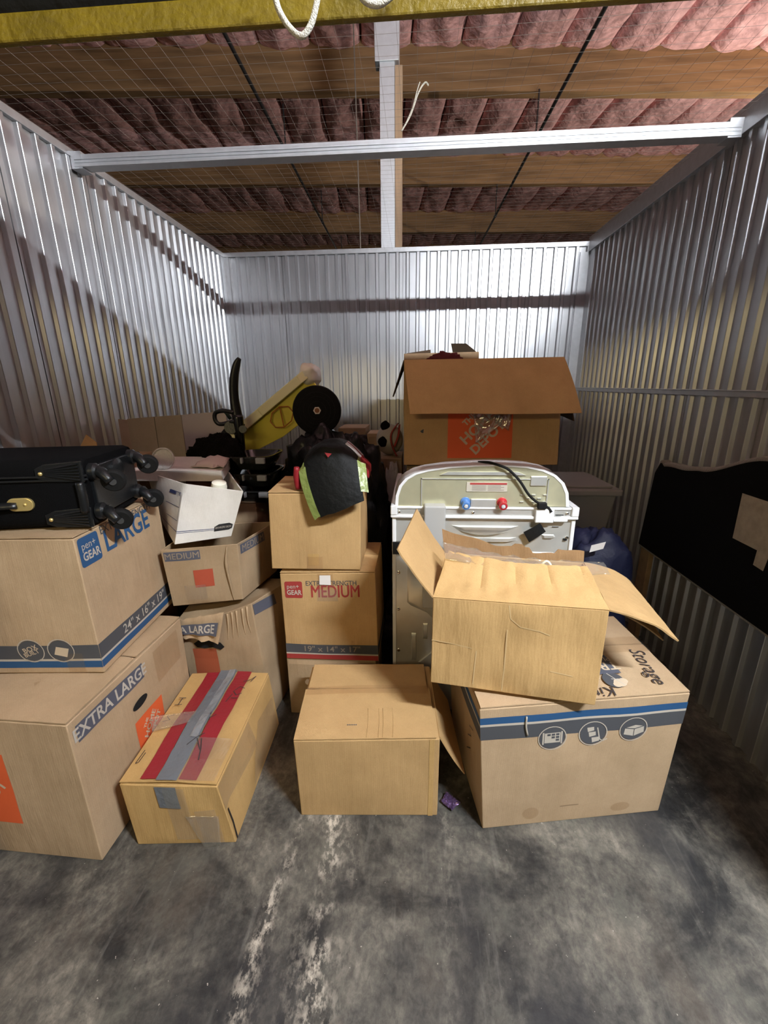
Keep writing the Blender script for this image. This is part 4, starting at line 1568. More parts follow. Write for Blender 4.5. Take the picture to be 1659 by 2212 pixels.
for xx, cc, nm in ((.203, (.10, .25, .60), 'blue'), (.346, (.50, .03, .04), 'red')):
    mt = simple(nm + '_valve', cc, .3)
    m = MB()
    m.lathe([(.020, -.002), (.020, .006), (.016, .008), (.015, .028), (.0165, .030), (.0165, .038), (.010, .039), (.008, .030)], wp(xx, 1.052, .002), (0, -1, -.25), 18)
    iv = m.build('inlet_valve', mt, t, smooth='auto')
    iv['label'] = nm + ' water inlet cap'
    m = MB()
    m.lathe([(.008, .026), (.008, .041), (.004, .042)], wp(xx, 1.052, .002), (0, -1, -.25), 12)
    m.build('valve_core', simple('valve_core', (.70, .72, .76), .3), iv, smooth='auto')
m = MB()
m.box(wp(.040, .60, -.050), wp(.124, 1.045, .004))
m.build('hose_cover', GREY_PLASTIC, t, bevel=.006)
m = MB()
m.box(wp(.474, .975, -.026), wp(.545, 1.030, -.004)).box(wp(.545, .978, -.022), wp(.600, .990, -.004))
m.build('cord_block', WHITE_ENAMEL, t, bevel=.004)
m = MB()
m.box(wp(.552, 1.004, -.019), wp(.582, 1.007, -.013)).box(wp(.55, .950, 0), wp(.575, .952, .003))
m.build('slot', BLACK_PLASTIC, t)
m = MB()
m.tube([wp(.255, 1.200, .06), wp(.29, 1.206, .02), wp(.325, 1.200, -.012), wp(.36, 1.184, -.016), wp(.405, 1.140, -.016), wp(.440, 1.090, -.018), (wp(.470, 1.062, -.02)), wp(.500, 1.046, -.024), wp(.520, 1.036, -.022), wp(.532, 1.020, -.028)], .0052, 8, 5)
cd = m.build('power_cord', RUBBER, t, smooth=True)
m = MB()
m.box(wp(.478, 1.032, -.034), wp(.512, 1.058, -.010))
m.build('cord_grip', RUBBER, cd, bevel=.004)
m = MB()
m.sheet(wp(.459, .893, -.022), wp(.519, .940, -.024), wp(.494, .974, -.022), wp(.434, .934, -.020), .003, 4, 3, disp=lambda u, v: .003 * math.sin(u * 3))
m.build('black_tag', BLACK_PLASTIC, t)

# ------------------------------------------------------------------ right carton (upside down, striped) and open carton on it
c20 = Carton('cardboard_box', 'large striped carton on the floor at right, Storage written on its lid', [(.252, 1.147, 0), (.902, 1.254, 0), (.840, 1.690, 0), (.185, 1.600, 0), (.212, 1.125, .522), (.905, 1.236, .527), (.862, 1.700, .530), (.150, 1.600, .525)], KRAFT_PALE, .005, .002, 20)
c20.top_flaps(.56, .003, .002)
for f in 'FL':
    c20.patch('blue_stripe', f, 0, 1, .885, .935, INK_BLUE)
    c20.patch('pale_stripe', f, 0, 1, .868, .885, INK_WHITE)
    c20.patch('grey_stripe', f, 0, 1, .765, .868, INK_GREY)
W20, H20 = c20.size('F')
# three round icons, upside down on the box
p, ru, rv = icon_box(c20, 'F', .345, .745, .043)
c20.polys('icon_shape', 'F', [[(.345 - ru * .62, .745 - rv * .42), (.345 + ru * .62, .745 - rv * .42), (.345 + ru * .62, .745 + rv * .52), (.345 - ru * .62, .745 + rv * .52)], [(.345 - ru * .78, .745 - rv * .55), (.345 - ru * .66, .745 - rv * .55), (.345 - ru * .66, .745 + rv * .6), (.345 - ru * .78, .745 + rv * .6)], [(.345 + ru * .66, .745 - rv * .55), (.345 + ru * .78, .745 - rv * .55), (.345 + ru * .78, .745 + rv * .6), (.345 + ru * .66, .745 + rv * .6)]], INK_WHITE, off=.0030, parent=p)
sq = []
for i in range(3):
    for j in range(3):
        if (i, j) in ((0, 0), (1, 0), (0, 1)):
            continue
        a, b = .345 - ru * .42 + i * ru * .34, .745 - rv * .26 + j * rv * .26
        sq.append([(a, b), (a + ru * .26, b), (a + ru * .26, b + rv * .19), (a, b + rv * .19)])
c20.polys('icon_squares', 'F', sq, INK_GREY, off=.0036, parent=p)
p, ru, rv = icon_box(c20, 'F', .545, .755, .043)
bx = []
for (dx, dy, s_) in ((-.42, .18, .40), (-.28, -.28, .42), (-.02, -.82, .46)):
    bx.append([(.545 + ru * dx, .755 + rv * dy), (.545 + ru * (dx + s_ * 1.2), .755 + rv * (dy + .12)), (.545 + ru * (dx + s_ * 1.1), .755 + rv * (dy + s_ + .05)), (.545 + ru * (dx - .08), .755 + rv * (dy + s_))])
c20.polys('icon_shape', 'F', bx, INK_WHITE, off=.0030, parent=p)
c20.strokes('icon_truck', 'F', [[(.545 + ru * .30, .755 + rv * .55), (.545 + ru * .55, .755 - rv * .55), (.545 + ru * .8, .755 - rv * .72), (.545 + ru * 1.15, .755 - rv * .55)]], INK_WHITE, .004, off=.0032, parent=p)
p, ru, rv = icon_box(c20, 'F', .745, .765, .043)
c20.polys('icon_shape', 'F', [[(.745 - ru * .75, .765 - rv * .40), (.745 + ru * .02, .765 - rv * .62), (.745 + ru * .02, .765 + rv * .02), (.745 - ru * .7, .765 + rv * .15)], [(.745 + ru * .08, .765 - rv * .62), (.745 + ru * .85, .765 - rv * .32), (.745 + ru * .8, .765 + rv * .22), (.745 + ru * .08, .765 + rv * .02)], [(.745 - ru * .6, .765 + rv * .22), (.745 + ru * .05, .765 + rv * .10), (.745 + ru * .7, .765 + rv * .28), (.745 + ru * .1, .765 + rv * .42)]], INK_WHITE, off=.0030, parent=p)
c20.poly('tape_stub', 'F', circle(.26, .11, .045, .055, 16), CLEAR_TAPE, off=.003)
c20.poly('tape_stub', 'F', circle(.76, .09, .055, .04, 16), CLEAR_TAPE, off=.003)
c20.strokes('crease', 'F', [[(.42, .145), (.48, .15), (.52, .150)]], simple('crease_brown', (.28, .19, .11), .9), .004)
# lid print: dark panel with upside-down letters, a leaf badge, handwriting
p = c20.poly('print_panel', 'T', [(.45, .215), (.745, .215), (.735, .43), (.45, .43)], INK_BLUEGREY, off=.0125)
c20.text('TREE', 'T', .665, .305, .062, INK_PALE, .01, 180, off=.0135, parent=p)
c20.text('PLANTED', 'T', .645, .385, .034, INK_PALE, .005, 180, off=.0135, parent=p)
p = c20.poly('badge_disc', 'T', circle(.68, .150, .050, .078), INK_GREY, off=.0125)
c20.polys('badge_tree', 'T', [circle(.70, .115, .030, .040), circle(.722, .130, .020, .028), circle(.682, .100, .020, .026)], INK_PALE, off=.0135, parent=p)
c20.strokes('badge_trunk', 'T', [[(.668, .215), (.712, .085)], [(.67, .155), (.715, .14)]], INK_WHITE, .003, off=.0145, parent=p)
c20.text('Storage', 'T', .905, .285, .075, MARKER, -.002, -97, sx=.85, off=.0130, shear=.25, name='handwriting')
c20.text('Kit', 'T', .605, .050, .060, MARKER, -.002, 183, off=.0130, shear=.2, name='handwriting')
c20.strokes('handwriting', 'L', [[(.70, .55), (.78, .60), (.74, .66), (.84, .70)], [(.66, .40), (.76, .48)]], MARKER, .004, off=.003)
c20.tape('T', .0, 1.0, .46, .66, CLEAR_TAPE, .0115)
MB().tube([c20.at('F', .215, .93, .004), c20.at('F', .212, .86, .005), c20.at('F', .222, .79, .004)], .003, 6, 3).build('glue_string', INK_WHITE, c20.root, smooth=True)

OB = [(.061, 1.212, .549), (.562, 1.134, .549), (.622, 1.490, .551), (.120, 1.565, .551), (.062, 1.212, .862), (.560, 1.134, .876), (.618, 1.490, .872), (.120, 1.565, .872)]
c21 = Carton('open_box', 'battered open carton with spread flaps on top of the striped carton', OB, KRAFT_CREASED, .006, .006, 21, open_top=True, n=22)
# front flap: crushed, rising to the back, ragged dipped edge
dipf = lambda u: .10 * math.sin(math.pi * u) + .03 * noise.noise(V((u * 8, 1, 1)))
A, B = c21.at('F', .0, 1.0, .0), c21.at('F', 1.0, 1.0, .0)
A2, B2 = V((.120, 1.375, .955)), V((.545, 1.285, .945))


def crush(u, v):
    r = .006 * noise.noise(V((u * 14, v * 2, 4))) + .004 * noise.noise(V((u * 5, v * 6, 8)))
    r -= .0045 * max(0, 1 - abs((u * 9) % 1 - .5) * 6) * min(1, v * 3)
    return r - .010 * math.sin(math.pi * u) * math.sin(math.pi * min(1, v * 1.1))


MB().sheet(A, B, B2, A2, .005, 40, 14, disp=lambda u, v: crush(u, v) * min(1, v * 4), edge=lambda u, v: (u, v * (1 - dipf(u)))).build('front_flap', KRAFT_CREASED, c21.root, smooth='auto')
# left flap, standing out to the upper left
hL0, hL1 = c21.at('L', 1.0, 1.0, 0), c21.at('L', 0.0, 1.0, 0)
MB().sheet(hL0, V((-.048, 1.250, 1.010)), V((.012, 1.52, 1.062)), hL1, .005, 8, 12, disp=lambda u, v: .006 * math.sin(u * 2.5) + .003 * noise.noise(V((u * 4, v * 5, 2)))).build('left_flap', KRAFT, c21.root, smooth='auto')
hR0, hR1 = c21.at('R', 0, 1.0, 0), c21.at('R', 1, 1.0, 0)
MB().sheet(hR0, V((.800, 1.205, .742)), V((.795, 1.50, .795)), hR1, .005, 10, 12, disp=lambda u, v: .016 * math.sin(u * 3.0) + .003 * noise.noise(V((u * 4, v * 5, 6))), edge=lambda u, v: (u * (1 + (.06 * (1 - v))), v)).build('right_flap', KRAFT, c21.root, smooth='auto')
MB().sheet(hR0 + V((.004, .03, -.006)), V((.780, 1.225, .725)), V((.785, 1.46, .775)), hR1 + V((.0, -.03, -.008)), .004, 8, 8, disp=lambda u, v: .010 * math.sin(u * 3)).build('right_flap', KRAFT_DULL, c21.root, smooth='auto')
# back flap torn along its upper edge
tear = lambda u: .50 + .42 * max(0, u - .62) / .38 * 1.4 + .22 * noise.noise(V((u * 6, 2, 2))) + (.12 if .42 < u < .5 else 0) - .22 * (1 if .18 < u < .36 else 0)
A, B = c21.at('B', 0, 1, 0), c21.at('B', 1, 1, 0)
MB().sheet(A, B, B + V((-.01, .012, .085)), A + V((.0, .012, .085)), .005, 40, 4, disp=lambda u, v: .006 * noise.noise(V((u * 7, v, 1))), edge=lambda u, v: (u, v * max(.05, tear(u)))).build('back_flap', cardboard('shaded_inner_board', (.34, .205, .10), .8), c21.root, smooth='auto')  # darker brown: dirtier inner face, with its shade put into the colour
# film and tape ends round the mouth
m = MB()
m.sheet(V((.105, 1.33, .945)), V((.60, 1.24, .94)), V((.60, 1.30, .955)), V((.10, 1.41, .975)), .0006, 30, 4, disp=lambda u, v: .016 * noise.noise(V((u * 16, v * 3, 2))) - .025 * math.sin(math.pi * u))
m.build('packing_film', FILM, c21.root, smooth=True)
m = MB()
m.lump((.36, 1.37, .862), (.20, .10, .05), .3, 3.0, 5, 2, 26, 12)
m.build('packing_film', FILM, c21.root, smooth=True)
MB().tube([(.43, 1.30, .90), (.44, 1.30, .935), (.425, 1.30, .955), (.41, 1.305, .935), (.41, 1.31, .90)], .004, 6, 4).build('white_strap', CREAM, c21.root, smooth=True)
c21.strokes('crease', 'F', [[(.455, .98), (.47, .84), (.53, .76), (.64, .735), (.70, .70)], [(.455, .72), (.455, .3), (.45, .02)], [(.0, .52), (.12, .50), (.25, .475)], [(.72, .33), (.85, .30)], [(.28, .45), (.27, .05)]], simple('crease_pale', (.62, .44, .22), .8), .0035, off=.0012)

# wrapper on the floor
t = thing('candy_wrapper', 'crumpled purple wrapper on the floor by the striped carton', 'wrapper', (.145, 1.225, .0))
MB().sheet((.112, 1.232, .006), (.150, 1.200, .006), (.185, 1.228, .010), (.135, 1.268, .012), .0012, 12, 9, disp=lambda u, v: .004 + .022 * abs(noise.noise(V((u * 4, v * 4, 3)))) + .008 * noise.noise(V((u * 9, v * 9, 1)))).build('foil', simple('purple_foil', (.16, .10, .21), .22, metal=.6), t)

# ------------------------------------------------------------------ cartons behind the washing machine
YW = 2.42
c30 = Carton('open_box', 'wide open carton with a big orange square, flap folded over its front, behind the washer', [(-.060, YW, 1.06), (.800, YW + .02, 1.06), (.80, YW + .45, 1.06), (-.06, YW + .43, 1.06), (-.062, YW, 1.625), (.775, YW + .02, 1.630), (.80, YW + .45, 1.630), (-.06, YW + .43, 1.625)], KRAFT, .006, .002, 30, open_top=True)
orange_logo(c30, 'F', .285, .70, .07, .62)
hA, hB = c30.at('F', 0, 1.0, .003), c30.at('F', 1.0, 1.0, .003)
MB().sheet(V((-.026, YW - .14, 1.352)), V((.842, YW - .13, 1.352)), hB, hA, .005, 14, 10, disp=lambda u, v: .012 * math.sin(math.pi * v) + .006 * math.sin(u * 7) * (1 - v)).build('front_flap', KRAFT, c30.root, smooth='auto')
hA, hB = c30.at('R', 0, 1.0, .0), c30.at('R', 1.0, 1.0, .0)
MB().sheet(hA, hB, hB + V((.085, 0, -.31)), hA + V((.095, .02, -.33)), .005, 8, 6).build('side_flap', cardboard('shaded_board', (.10, .07, .045)), c30.root)  # hanging flaps: shade put into a darkened board colour
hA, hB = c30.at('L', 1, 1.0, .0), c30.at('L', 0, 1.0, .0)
MB().sheet(hA, hB, hB + V((-.08, 0, -.20)), hA + V((-.065, .1, -.19)), .005, 8, 6).build('side_flap', cardboard('shaded_board', (.10, .07, .045)), c30.root)
m = MB()
m.sheet(c30.at('F', .44, .60, .012), c30.at('F', .66, .62, .014), c30.at('F', .62, .40, .03), c30.at('F', .46, .22, .03), .0008, 14, 12, disp=lambda u, v: .022 * noise.noise(V((u * 6, v * 6, 2))))
m.sheet(c30.at('F', .60, .62, .014), c30.at('F', .70, .60, .016), c30.at('F', .67, .34, .02), c30.at('F', .58, .42, .02), .0008, 10, 10, disp=lambda u, v: .018 * noise.noise(V((u * 6, v * 6, 7))))
m.build('hanging_film', FILM_THICK, c30.root, smooth=True)
c30.strokes('scuff', 'F', [[(.11, .33), (.125, .35), (.12, .32)]], INK_GREY, .012)
c31 = Carton('open_box', 'open pale carton behind the wide one, its shade-coloured flaps sticking up', [(-.07, YW + .50, 1.06), (.42, YW + .50, 1.06), (.42, YW + .86, 1.06), (-.07, YW + .86, 1.06), (-.075, YW + .50, 1.690), (.40, YW + .50, 1.695), (.40, YW + .86, 1.66), (-.08, YW + .86, 1.66)], KRAFT_PALE, .004, .002, 31, open_top=True)
MB().sheet((.26, YW + .70, 1.67), (.40, YW + .55, 1.69), (.33, YW + .62, 1.755), (.24, YW + .72, 1.765), .005, 4, 4).build('top_flap', cardboard('shaded_board', (.10, .07, .045)), c31.root)  # shaded back side of the flaps, painted as darker board
MB().sheet((-.07, YW + .60, 1.68), (.10, YW + .62, 1.685), (.10, YW + .68, 1.722), (-.06, YW + .66, 1.70), .005, 4, 4).build('top_flap', cardboard('shaded_board', (.10, .07, .045)), c31.root)
t = thing('red_cloth', 'bunched dark red cloth spilling over the wide open carton', 'cloth', (.19, YW + .44, 1.60))
MB().lump((.18, YW + .36, 1.63), (.115, .07, .055), .35, 3, 3, 2, 30, 16, crease=.25).build('fabric', simple('dark_red_cloth', (.13, .015, .02), .8, bump=.6, bscale=50), t, smooth=True)
c32 = Carton('cardboard_box', 'tall plain carton standing behind the washer, under the wide open carton', rect8((-.045, YW + .02, 0), 0, .77, .86, 1.042), KRAFT_DULL, .004, .002, 32)
c32.top_flaps(.5)

# small things in the gap left of the wide carton
c33 = Carton('cardboard_box', 'small brown carton against the far wall, beside the black roll', rect8((-.56, 3.15, .0), 0, .20, .3, 1.20), KRAFT_DULL, .003, .002, 33)
c34 = Carton('cardboard_box', 'small pale carton with film on top, just right of the small brown one', rect8((-.342, 3.10, .0), 0, .10, .25, 1.165), KRAFT_PALE, .003, .002, 34)
c34.tape('F', .1, .9, .93, .98, FILM, .006)
c35 = Carton('cardboard_box', 'dark carton with a pale square label, beside the washer top', rect8((-.265, 2.70, 0), 0, .185, .3, 1.05), KRAFT_DULL, .003, .002, 35)
c35.poly('pale_label', 'F', [(.50, .90), (.97, .90), (.97, .985), (.50, .985)], simple('label_tan', (.42, .30, .20), .7), off=.002)
t = thing('toy_ball', 'white ball with black and red patches on the dark carton', 'ball', (-.165, 2.83, 1.055))
MB().lump((-.165, 2.83, 1.155), (.088, .085, .10), .0, 1, 0, 2, 28, 18).build('ball_shell', simple('shaded_ball_white', (.40, .37, .33), .5), t, smooth=True)  # white greyed down, the shade on the ball is in its colour
for cc, dz, dx, mt in (((-.205, 2.752, 1.15), .034, .03, 'black'), ((-.19, 2.79, 1.245), .035, .03, 'black')):
    MB().lump(cc, (dx, .02, dz), .1, 2, 1, 2, 14, 10).build('black_patch', BLACK_CLOTH, t, smooth=True)
RED = simple('red_ribbon', (.30, .03, .02), .6)
MB().tube([(-.11, 2.80, 1.26), (-.150, 2.745, 1.20), (-.145, 2.735, 1.13), (-.115, 2.745, 1.06)], .011, 8, 4, flat=.4).build('red_band', RED, t, smooth=True)
MB().tube([(-.10, 2.80, 1.25), (-.105, 2.742, 1.19), (-.130, 2.735, 1.12)], .011, 8, 4, flat=.4).build('red_band', RED, t, smooth=True)
t = thing('white_blanket', 'pale folded blanket stuffed beside the washer console', 'blanket', (-.15, 2.3, .0))
MB().lump((-.135, 2.60, .50), (.055, .055, .52), .15, 2.5, 4, 3, 24, 24, floor=0.0).build('fabric', simple('pale_cloth', (.45, .43, .41), .9, bump=.5, bscale=40), t, smooth=True)

# right of the washer: clear bin and blue bag
t = thing('storage_bin', 'cloudy plastic storage bin behind the washer, by the right wall', 'bin', (.98, 2.55, 0))
BINM = plastic_film('cloudy_plastic', (.50, .49, .47), .55, .08, .35)
m = MB()
m.hexa([(.80, 2.42, .55), (1.08, 2.42, .55), (1.08, 2.80, .55), (.80, 2.80, .55), (.77, 2.38, .90), (1.12, 2.38, .90), (1.12, 2.83, .90), (.77, 2.83, .90)])
m.build('tub', BINM, t, bevel=.01)
m = MB()
m.box((.75, 2.36, .90), (1.14, 2.85, .935)).box((.79, 2.40, .935), (1.10, 2.81, .95))
m.build('bin_lid', BINM, t, bevel=.008)
c36 = Carton('cardboard_box', 'dark carton on the floor under the cloudy bin', rect8((.80, 2.40, 0), 0, .30, .42, .548), KRAFT_DULL, .003, .002, 36)
t = thing('blue_bag', 'dark navy blue bag with a white tag, between washer and right wall', 'bag', (.95, 2.05, 0))
MB().lump((.92, 2.08, .40), (.17, .16, .42), .12, 2.2, 8, 2.6, 34, 26, floor=0.0, crease=.15).build('bag_body', simple('navy_nylon', (.010, .014, .05), .6, bump=.8, bscale=22), t, smooth=True)
MB().sheet((.815, 1.915, .745), (.870, 1.905, .768), (.880, 1.910, .800), (.822, 1.920, .778), .002, 3, 2).build('white_tag', simple('white_paper', (.80, .78, .76), .6), t)

# ------------------------------------------------------------------ headboard leaning on the right wall
t = thing('headboard', 'curved headboard leaning on the right wall, black backing with a beige hole', 'headboard', (1.35, 1.75, 0))
YC, HALF = 1.66, .735


def hb_top(y):
    s_ = abs(y - YC) / HALF
    if s_ > .93:
        return 1.10 - .07 * ((s_ - .93) / .07) ** 2
    return 1.16 + .055 * math.cos(min(1, s_ / .55) * math.pi) - .02 * (1 if s_ > .55 else 0) * math.sin((s_ - .55) / .38 * math.pi) - .055 * (max(0, s_ - .75) / .18) ** 2 * .6 + .0


def lean(z):
    return 1.282 + .055 * (z - .55)


ys = [YC - HALF + 2 * HALF * i / 48 for i in range(49)]
m = MB()


def hb_outline(grow):
    pts = []
    for y in ys:
        yy = YC + (y - YC) * (1 + grow / HALF)
        pts.append((yy, hb_top(y) + grow))
    pts += [(ys[-1] + grow, .615 - grow), (ys[0] - grow, .615 - grow)]
    return pts


def hb_slab(grow, d0, d1):
    pts = hb_outline(grow)
    m = MB()
    n = len(pts)
    m.add([(lean(z) + d0, y, z) for y, z in pts] + [(lean(z) + d1, y, z) for y, z in pts], [tuple(range(n)), tuple(range(n, 2 * n))] + [(i, (i + 1) % n, n + (i + 1) % n, n + i) for i in range(n)])
    return m


hb_slab(.016, .004, .058).build('upholstery', simple('taupe_velvet', (.20, .175, .15), .9, bump=.4, bscale=200, sheen=.3), t, bevel=.012)
bk = hb_slab(-.002, -.002, .006).build('backing_cloth', BLACK_CLOTH, t)
m = MB()
pts = [(1.756, 1.072), (1.61, 1.072), (1.42, 1.06), (1.41, .885), (1.550, .884), (1.554, .824), (1.605, .828), (1.607, .886), (1.739, .888)]
m.add([(lean(z) - .0035, y, z) for y, z in pts], [tuple(range(len(pts)))])
m.build('bare_patch', simple('beige_weave', (.36, .31, .24), .95, bump=.5, bscale=300, var=.15, vscale=30), bk)
for y in (YC + HALF - .095, YC - HALF + .005):
    MB().box((1.300, y, 0), (1.327, y + .09, .72)).build('leg', simple('raw_wood', (.30, .20, .11), .8, var=.2, vscale=20), t, bevel=.003)

# ------------------------------------------------------------------ heap at the back left
c40 = Carton('cardboard_box', 'big dark carton buried under the heap at the back left', rect8((-1.08, 2.04, 0), 0, .28, .22, .93), KRAFT_DULL, .004, .003, 40)
c40.top_flaps(.5)
t = thing('garbage_bag', 'bulging black bin bag behind the stack, reaching down beside the washer', 'bag', (-.42, 2.30, 0))
MB().lump((-.445, 2.28, .58), (.325, .25, .70), .16, 2.4, 2, 2.6, 64, 48, floor=0.0, crease=.20).build('bag_film', BLACK_BAG, t, smooth=True)
c43 = Carton('cardboard_box', 'brown carton under the yellow tub at the back', rect8((-1.16, 2.58, 0), 0, .62, .30, .98), KRAFT_DULL, .004, .003, 43)

# black roll with a cardboard core
t = thing('black_roll', 'thick black roll with a pale core hole lying on the heap', 'roll', (-.52, 2.34, 1.24))
ax = V((.22, -1, .03)).normalized()
RC = V((-.505, 2.24, 1.376))
m = MB()
m.lathe([(.022, 0), (.105, 0), (.121, -.006), (.126, -.02), (.126, -.16), (.12, -.17), (.02, -.17), (.022, -.02)], RC, ax, 48)
m.build('roll_body', simple('roll_black', (.006, .006, .006), .75, bump=.3, bscale=60, spec=.12), t, smooth='auto')
m = MB()
for r in (.045, .07, .092):
    pts = []
    e1 = ax.orthogonal().normalized()
    e2 = ax.cross(e1)
    for k in range(33):
        a = 2 * math.pi * k / 32
        pts.append(RC + ax * .0005 + (e1 * math.cos(a) + e2 * math.sin(a)) * r)
    m.tube(pts, .0012, 5, 1)
m.build('winding_ridge', RUBBER, t)
m = MB()
hexr = [(.020 * math.cos(2 * math.pi * k / 6 + .3), .020 * math.sin(2 * math.pi * k / 6 + .3)) for k in range(6)]
e1 = ax.orthogonal().normalized()
e2 = ax.cross(e1)
m.prism(hexr, RC, e1, e2, ax, -.004, .003)
cr = m.build('core', simple('core_board', (.62, .55, .48), .8), t)
m = MB()
m.lathe([(.0125, .0035), (.0125, .0036)], RC, ax, 16)
m.build('core_hole', simple('core_dark', (.22, .09, .04), .8), cr)

# yellow tub leaning up to the right
t = thing('yellow_tub', 'long yellow plastic tub tipped up on the heap, cream lip at the top', 'tub', (-.95, 2.65, 1.0))
TA, TB = V((-1.17, 2.60, 1.165)), V((-.655, 2.66, 1.560))
TD = (TB - TA).normalized()                    # along the tub
TN = V((-.62, -.10, .78)) - TD * V((-.62, -.10, .78)).dot(TD)
TN.normalize()                                 # out of its opening
TS = TD.cross(TN).normalized()
if TS.y > 0:
    TS = -TS                                   # towards the camera
L = (TB - TA).length


def tubp(a, s_, h):
    return TA + TD * (a * L) + TS * s_ + TN * h


m = MB()
secs = []
for a, wdt, dep in ((-.02, .10, .05), (.05, .14, .13), (.5, .15, .19), (.95, .15, .20), (1.03, .12, .16)):
    secs.append([tubp(a, wdt, .0), tubp(a, wdt * .80, -dep), tubp(a, -wdt * .80, -dep), tubp(a, -wdt, 0), tubp(a, -wdt + .008, 0), tubp(a, -wdt * .80 + .008, -dep + .008), tubp(a, wdt * .80 - .008, -dep + .008), tubp(a, wdt - .008, 0)])
n = 8
vs = [p for s_ in secs for p in s_]
fs = [tuple(range(8)), tuple(range(32, 40))]
for j in range(4):
    for i in range(8):
        i2 = (i + 1) % 8
        fs.append((j * 8 + i, j * 8 + i2, (j + 1) * 8 + i2, (j + 1) * 8 + i))
m.add(vs, fs)
m.build('tub_shell', YELLOW_PLASTIC, t, bevel=.004)
for sd in (1, -1):
    m = MB()
    q = []
    for a in (-.02, .05, .5, .95, 1.02):
        w_ = {-.02: .10, .05: .14, .5: .15, .95: .15, 1.02: .125}[a]
        q.append((a, w_))
    for (a, w_), (a2, w2) in zip(q[:-1], q[1:]):
        m.hexa([tubp(a, sd * (w_ - .012), -.030), tubp(a2, sd * (w2 - .012), -.030), tubp(a2, sd * (w2 + .030), -.030), tubp(a, sd * (w_ + .030), -.030),
                tubp(a, sd * (w_ - .012), .020), tubp(a2, sd * (w2 - .012), .020), tubp(a2, sd * (w2 + .030), .020), tubp(a, sd * (w_ + .030), .020)])
    m.build('rim', YELLOW_PALE, t, bevel=.004)
m = MB()
m.lump(tubp(1.03, .03, -.02), (.055, .13, .070), .15, 2, 3, 2.6, 28, 18)
m.build('cream_lip', CREAM, t, smooth=True)
m = MB()
c0 = tubp(.62, .158, -.10)
ring = [c0 + TD * (.075 * math.cos(2 * math.pi * k / 8 + .4)) + TN * (.055 * math.sin(2 * math.pi * k / 8 + .4)) + TS * .004 for k in range(9)]
m.tube(ring, .0035, 6, 1)
m.tube([ring[1], ring[5]], .0035, 6, 1)
m.build('orange_cord', simple('orange_cord', (.42, .13, .02), .6), t)
for h_ in ((.33, .10, .19, .055), ):
    m = MB()
    m.tube([tubp(.10, .17, .03), tubp(.34, .17, .055), tubp(.36, .17, .055)], .018, 8, 1)
    m.build('black_grip', BLACK_PLASTIC, t, smooth='auto')
m = MB()
m.tube([tubp(.26, .17, .07), tubp(.27, .17, .12), tubp(.255, .17, .14)], [.010, .012, .008], 8, 3)
m.tube([tubp(.20, .19, -.01), tubp(.33, .19, .0)], .006, 6, 1)
m.build('latch', simple('dark_green_plastic', (.01, .035, .03), .4), t, smooth=True)

# upright curved handle
t = thing('push_handle', 'tall curved black handle on a chrome stem standing in the heap', 'handle', (-.965, 2.30, .93))
m = MB()
m.tube([(-.912, 2.30, 1.640), (-.930, 2.30, 1.610), (-.952, 2.30, 1.540), (-.962, 2.30, 1.44), (-.955, 2.30, 1.33)], [.010, .020, .024, .025, .030], 12, 5, flat=.7)
m.build('grip', BLACK_PLASTIC, t, smooth=True)
m = MB()
m.tube([(-.955, 2.30, 1.35), (-.950, 2.29, 1.25), (-.955, 2.29, 1.10), (-.960, 2.30, .93)], [.030, .026, .026, .024], 12, 4)
m.build('stem', simple('black_chrome', (.05, .05, .05), .18, metal=.8), t, smooth=True)
m = MB()
lp = [(-.965, 2.28, 1.365), (-1.02, 2.28, 1.375), (-1.065, 2.28, 1.365), (-1.072, 2.28, 1.33), (-1.05, 2.28, 1.305), (-.99, 2.28, 1.315), (-.965, 2.28, 1.32)]
m.tube(lp, .0115, 8, 4)
m.build('brake_loop', BLACK_PLASTIC, t, smooth=True)
m = MB()
m.lathe([(.018, -.02), (.034, -.02), (.034, .02), (.018, .02)], (-.990, 2.285, 1.285), (.3, -1, .2), 20)
m.build('hinge_ring', BLACK_PLASTIC, t, smooth='auto')
m = MB()
m.lathe([(.020, -.025), (.020, .025)], (-.925, 2.285, 1.275), (.3, -1, .2), 16)
m.build('hinge_knob', BLACK_PLASTIC, t, smooth='auto')

# nested black trays with clips
lab = ['topmost of the nested black trays with clear clips', 'middle of the nested black trays with clear clips', 'lowest of the nested black trays with clear clips']
TR = simple('tray_black', (.016, .018, .018), .22, coat=.4)
CL = simple('clip_clear', (.30, .32, .33), .2)
for k in range(3):
    z = 1.100 - k * .085
    t = thing('plastic_tray', lab[k] + ', beside the file box', 'tray', (-.81, 2.15, z), 'nested black trays')
    m = MB()
    P0 = rounded(-.105, .105, -.13, .13, .05, .06, 5)
    n = len(P0)
    secs = []
    for sc_, hz in ((.72, 0), (.90, .035), (1.0, .060), (1.05, .062), (1.05, .070), (.97, .070), (.86, .040), (.70, .008)):
        secs += [(-.81 + a * sc_, 2.15 + b * sc_, z + hz) for a, b in P0]
    fs = [tuple(range(n))[::-1], tuple(range(7 * n, 8 * n))]
    for j in range(7):
        for i in range(n):
            i2 = (i + 1) % n
            fs.append((j * n + i, j * n + i2, (j + 1) * n + i2, (j + 1) * n + i))
    m.add(secs, fs)
    m.build('tray_shell', TR, t, smooth='auto')
    for dx in (-.03, .045):
        m = MB()
        m.box((-.81 + dx, 1.995, z + .040), (-.81 + dx + (.010 if dx < 0 else .045), 2.015, z + .068))
        m.build('clip', CL, t, bevel=.003)
c41 = Carton('cardboard_box', 'plain brown carton under the nested black trays, mostly in shadow', rect8((-1.0, 1.985, .5), 0, .30, .10, .42), KRAFT_DULL, .002, .002, 41)
bpy.data.objects.remove(c41.body)
bpy.data.objects.remove(c41.root)

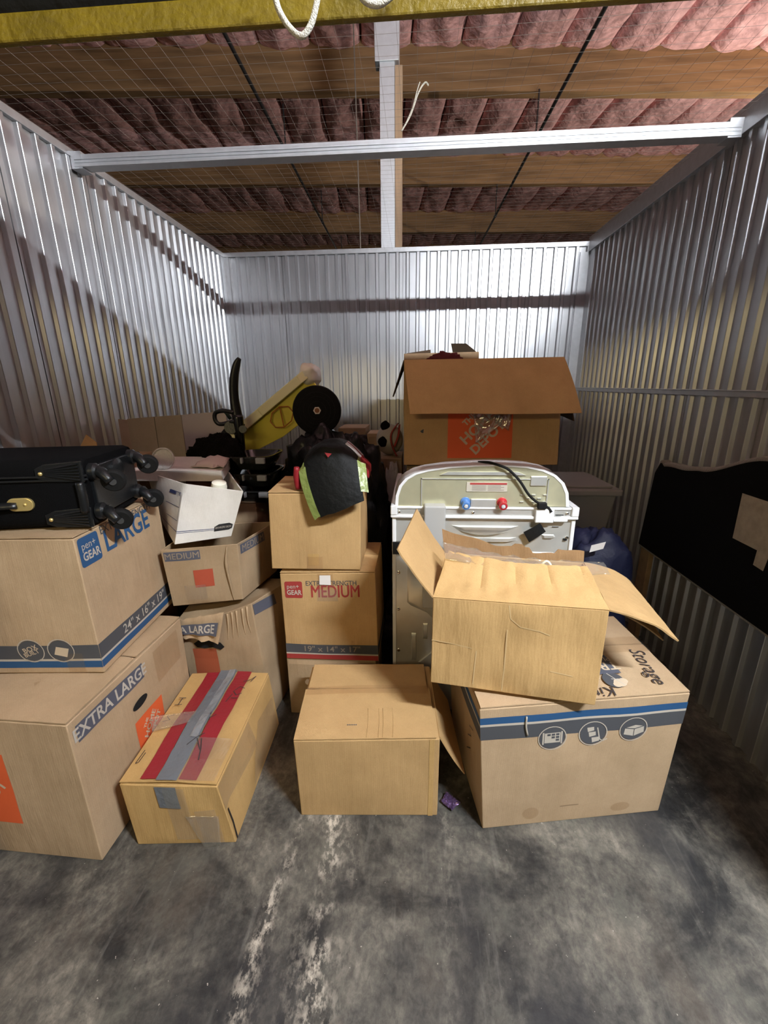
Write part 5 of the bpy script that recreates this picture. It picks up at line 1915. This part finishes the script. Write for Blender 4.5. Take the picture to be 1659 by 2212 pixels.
# black long-pile fabric heap
t = thing('black_blanket', 'heaped black fluffy blanket behind the file box lid', 'blanket', (-1.03, 2.05, 1.0))
m = MB()
m.lump((-1.05, 2.20, 1.13), (.15, .09, .12), .22, 2.6, 6, 2.2, 44, 26, crease=.2)
m.lump((-.985, 2.14, 1.15), (.105, .10, .12), .22, 3.0, 9, 2.2, 36, 22, crease=.2)
m.lump((-.945, 2.10, 1.14), (.05, .06, .08), .22, 3.0, 11, 2.2, 30, 22, crease=.2)
m.build('fabric', BLACK_FUR, t, smooth=True)

# boards leaning at the left wall
t = MB().sheet((-1.60, 2.215, .02), (-1.45, 2.205, .02), (-1.475, 2.25, 1.325), (-1.60, 2.26, 1.335), .012, 4, 6).build('leaning_board', cardboard('pinkish_board', (.40, .31, .25)), origin=(-1.53, 2.2, 0))
tag(t, 'narrow pinkish board leaning by the left wall, behind the suitcase', 'board')
t = thing('flat_carton', 'folded grey-brown carton leaning behind the suitcase, split down its middle', 'box', (-1.35, 2.2, 0))
m = MB()
m.sheet((-1.47, 2.14, .02), (-1.345, 2.15, .02), (-1.355, 2.19, 1.352), (-1.495, 2.18, 1.342), .010, 6, 8)
m.build('panel', cardboard('grey_board', (.33, .285, .22)), t)
m = MB()
m.sheet((-1.343, 2.15, .02), (-1.20, 2.17, .02), (-1.215, 2.20, 1.360), (-1.352, 2.19, 1.352), .010, 6, 8)
m.build('panel', cardboard('grey_board', (.33, .285, .22)), t)
t = MB().sheet((-1.53, 2.66, .02), (-1.24, 2.76, .02), (-1.24, 2.80, 1.345), (-1.535, 2.70, 1.325), .014, 6, 6).build('leaning_board', simple('white_panel', (.52, .51, .49), .6), origin=(-1.4, 2.7, 0))
tag(t, 'whitish board leaning beside the black curved handle', 'board')
c42 = Carton('cardboard_box', 'open corner of a brown carton just peeping over the suitcase', rect8((-1.615, 1.78, .0), 0, .30, .28, 1.19), KRAFT_DULL, .003, .002, 42)
MB().sheet((-1.52, 1.80, 1.190), (-1.40, 1.80, 1.190), (-1.42, 1.83, 1.265), (-1.46, 1.83, 1.30), .004, 4, 3).build('top_flap', KRAFT, c42.root)

# helper properties are not part of the scene
for o in bpy.data.objects:
    if o.name.split('.')[0] in ('crease', 'handwriting'):
        o['kind'] = 'stuff'
    if '_o' in o:
        del o['_o']
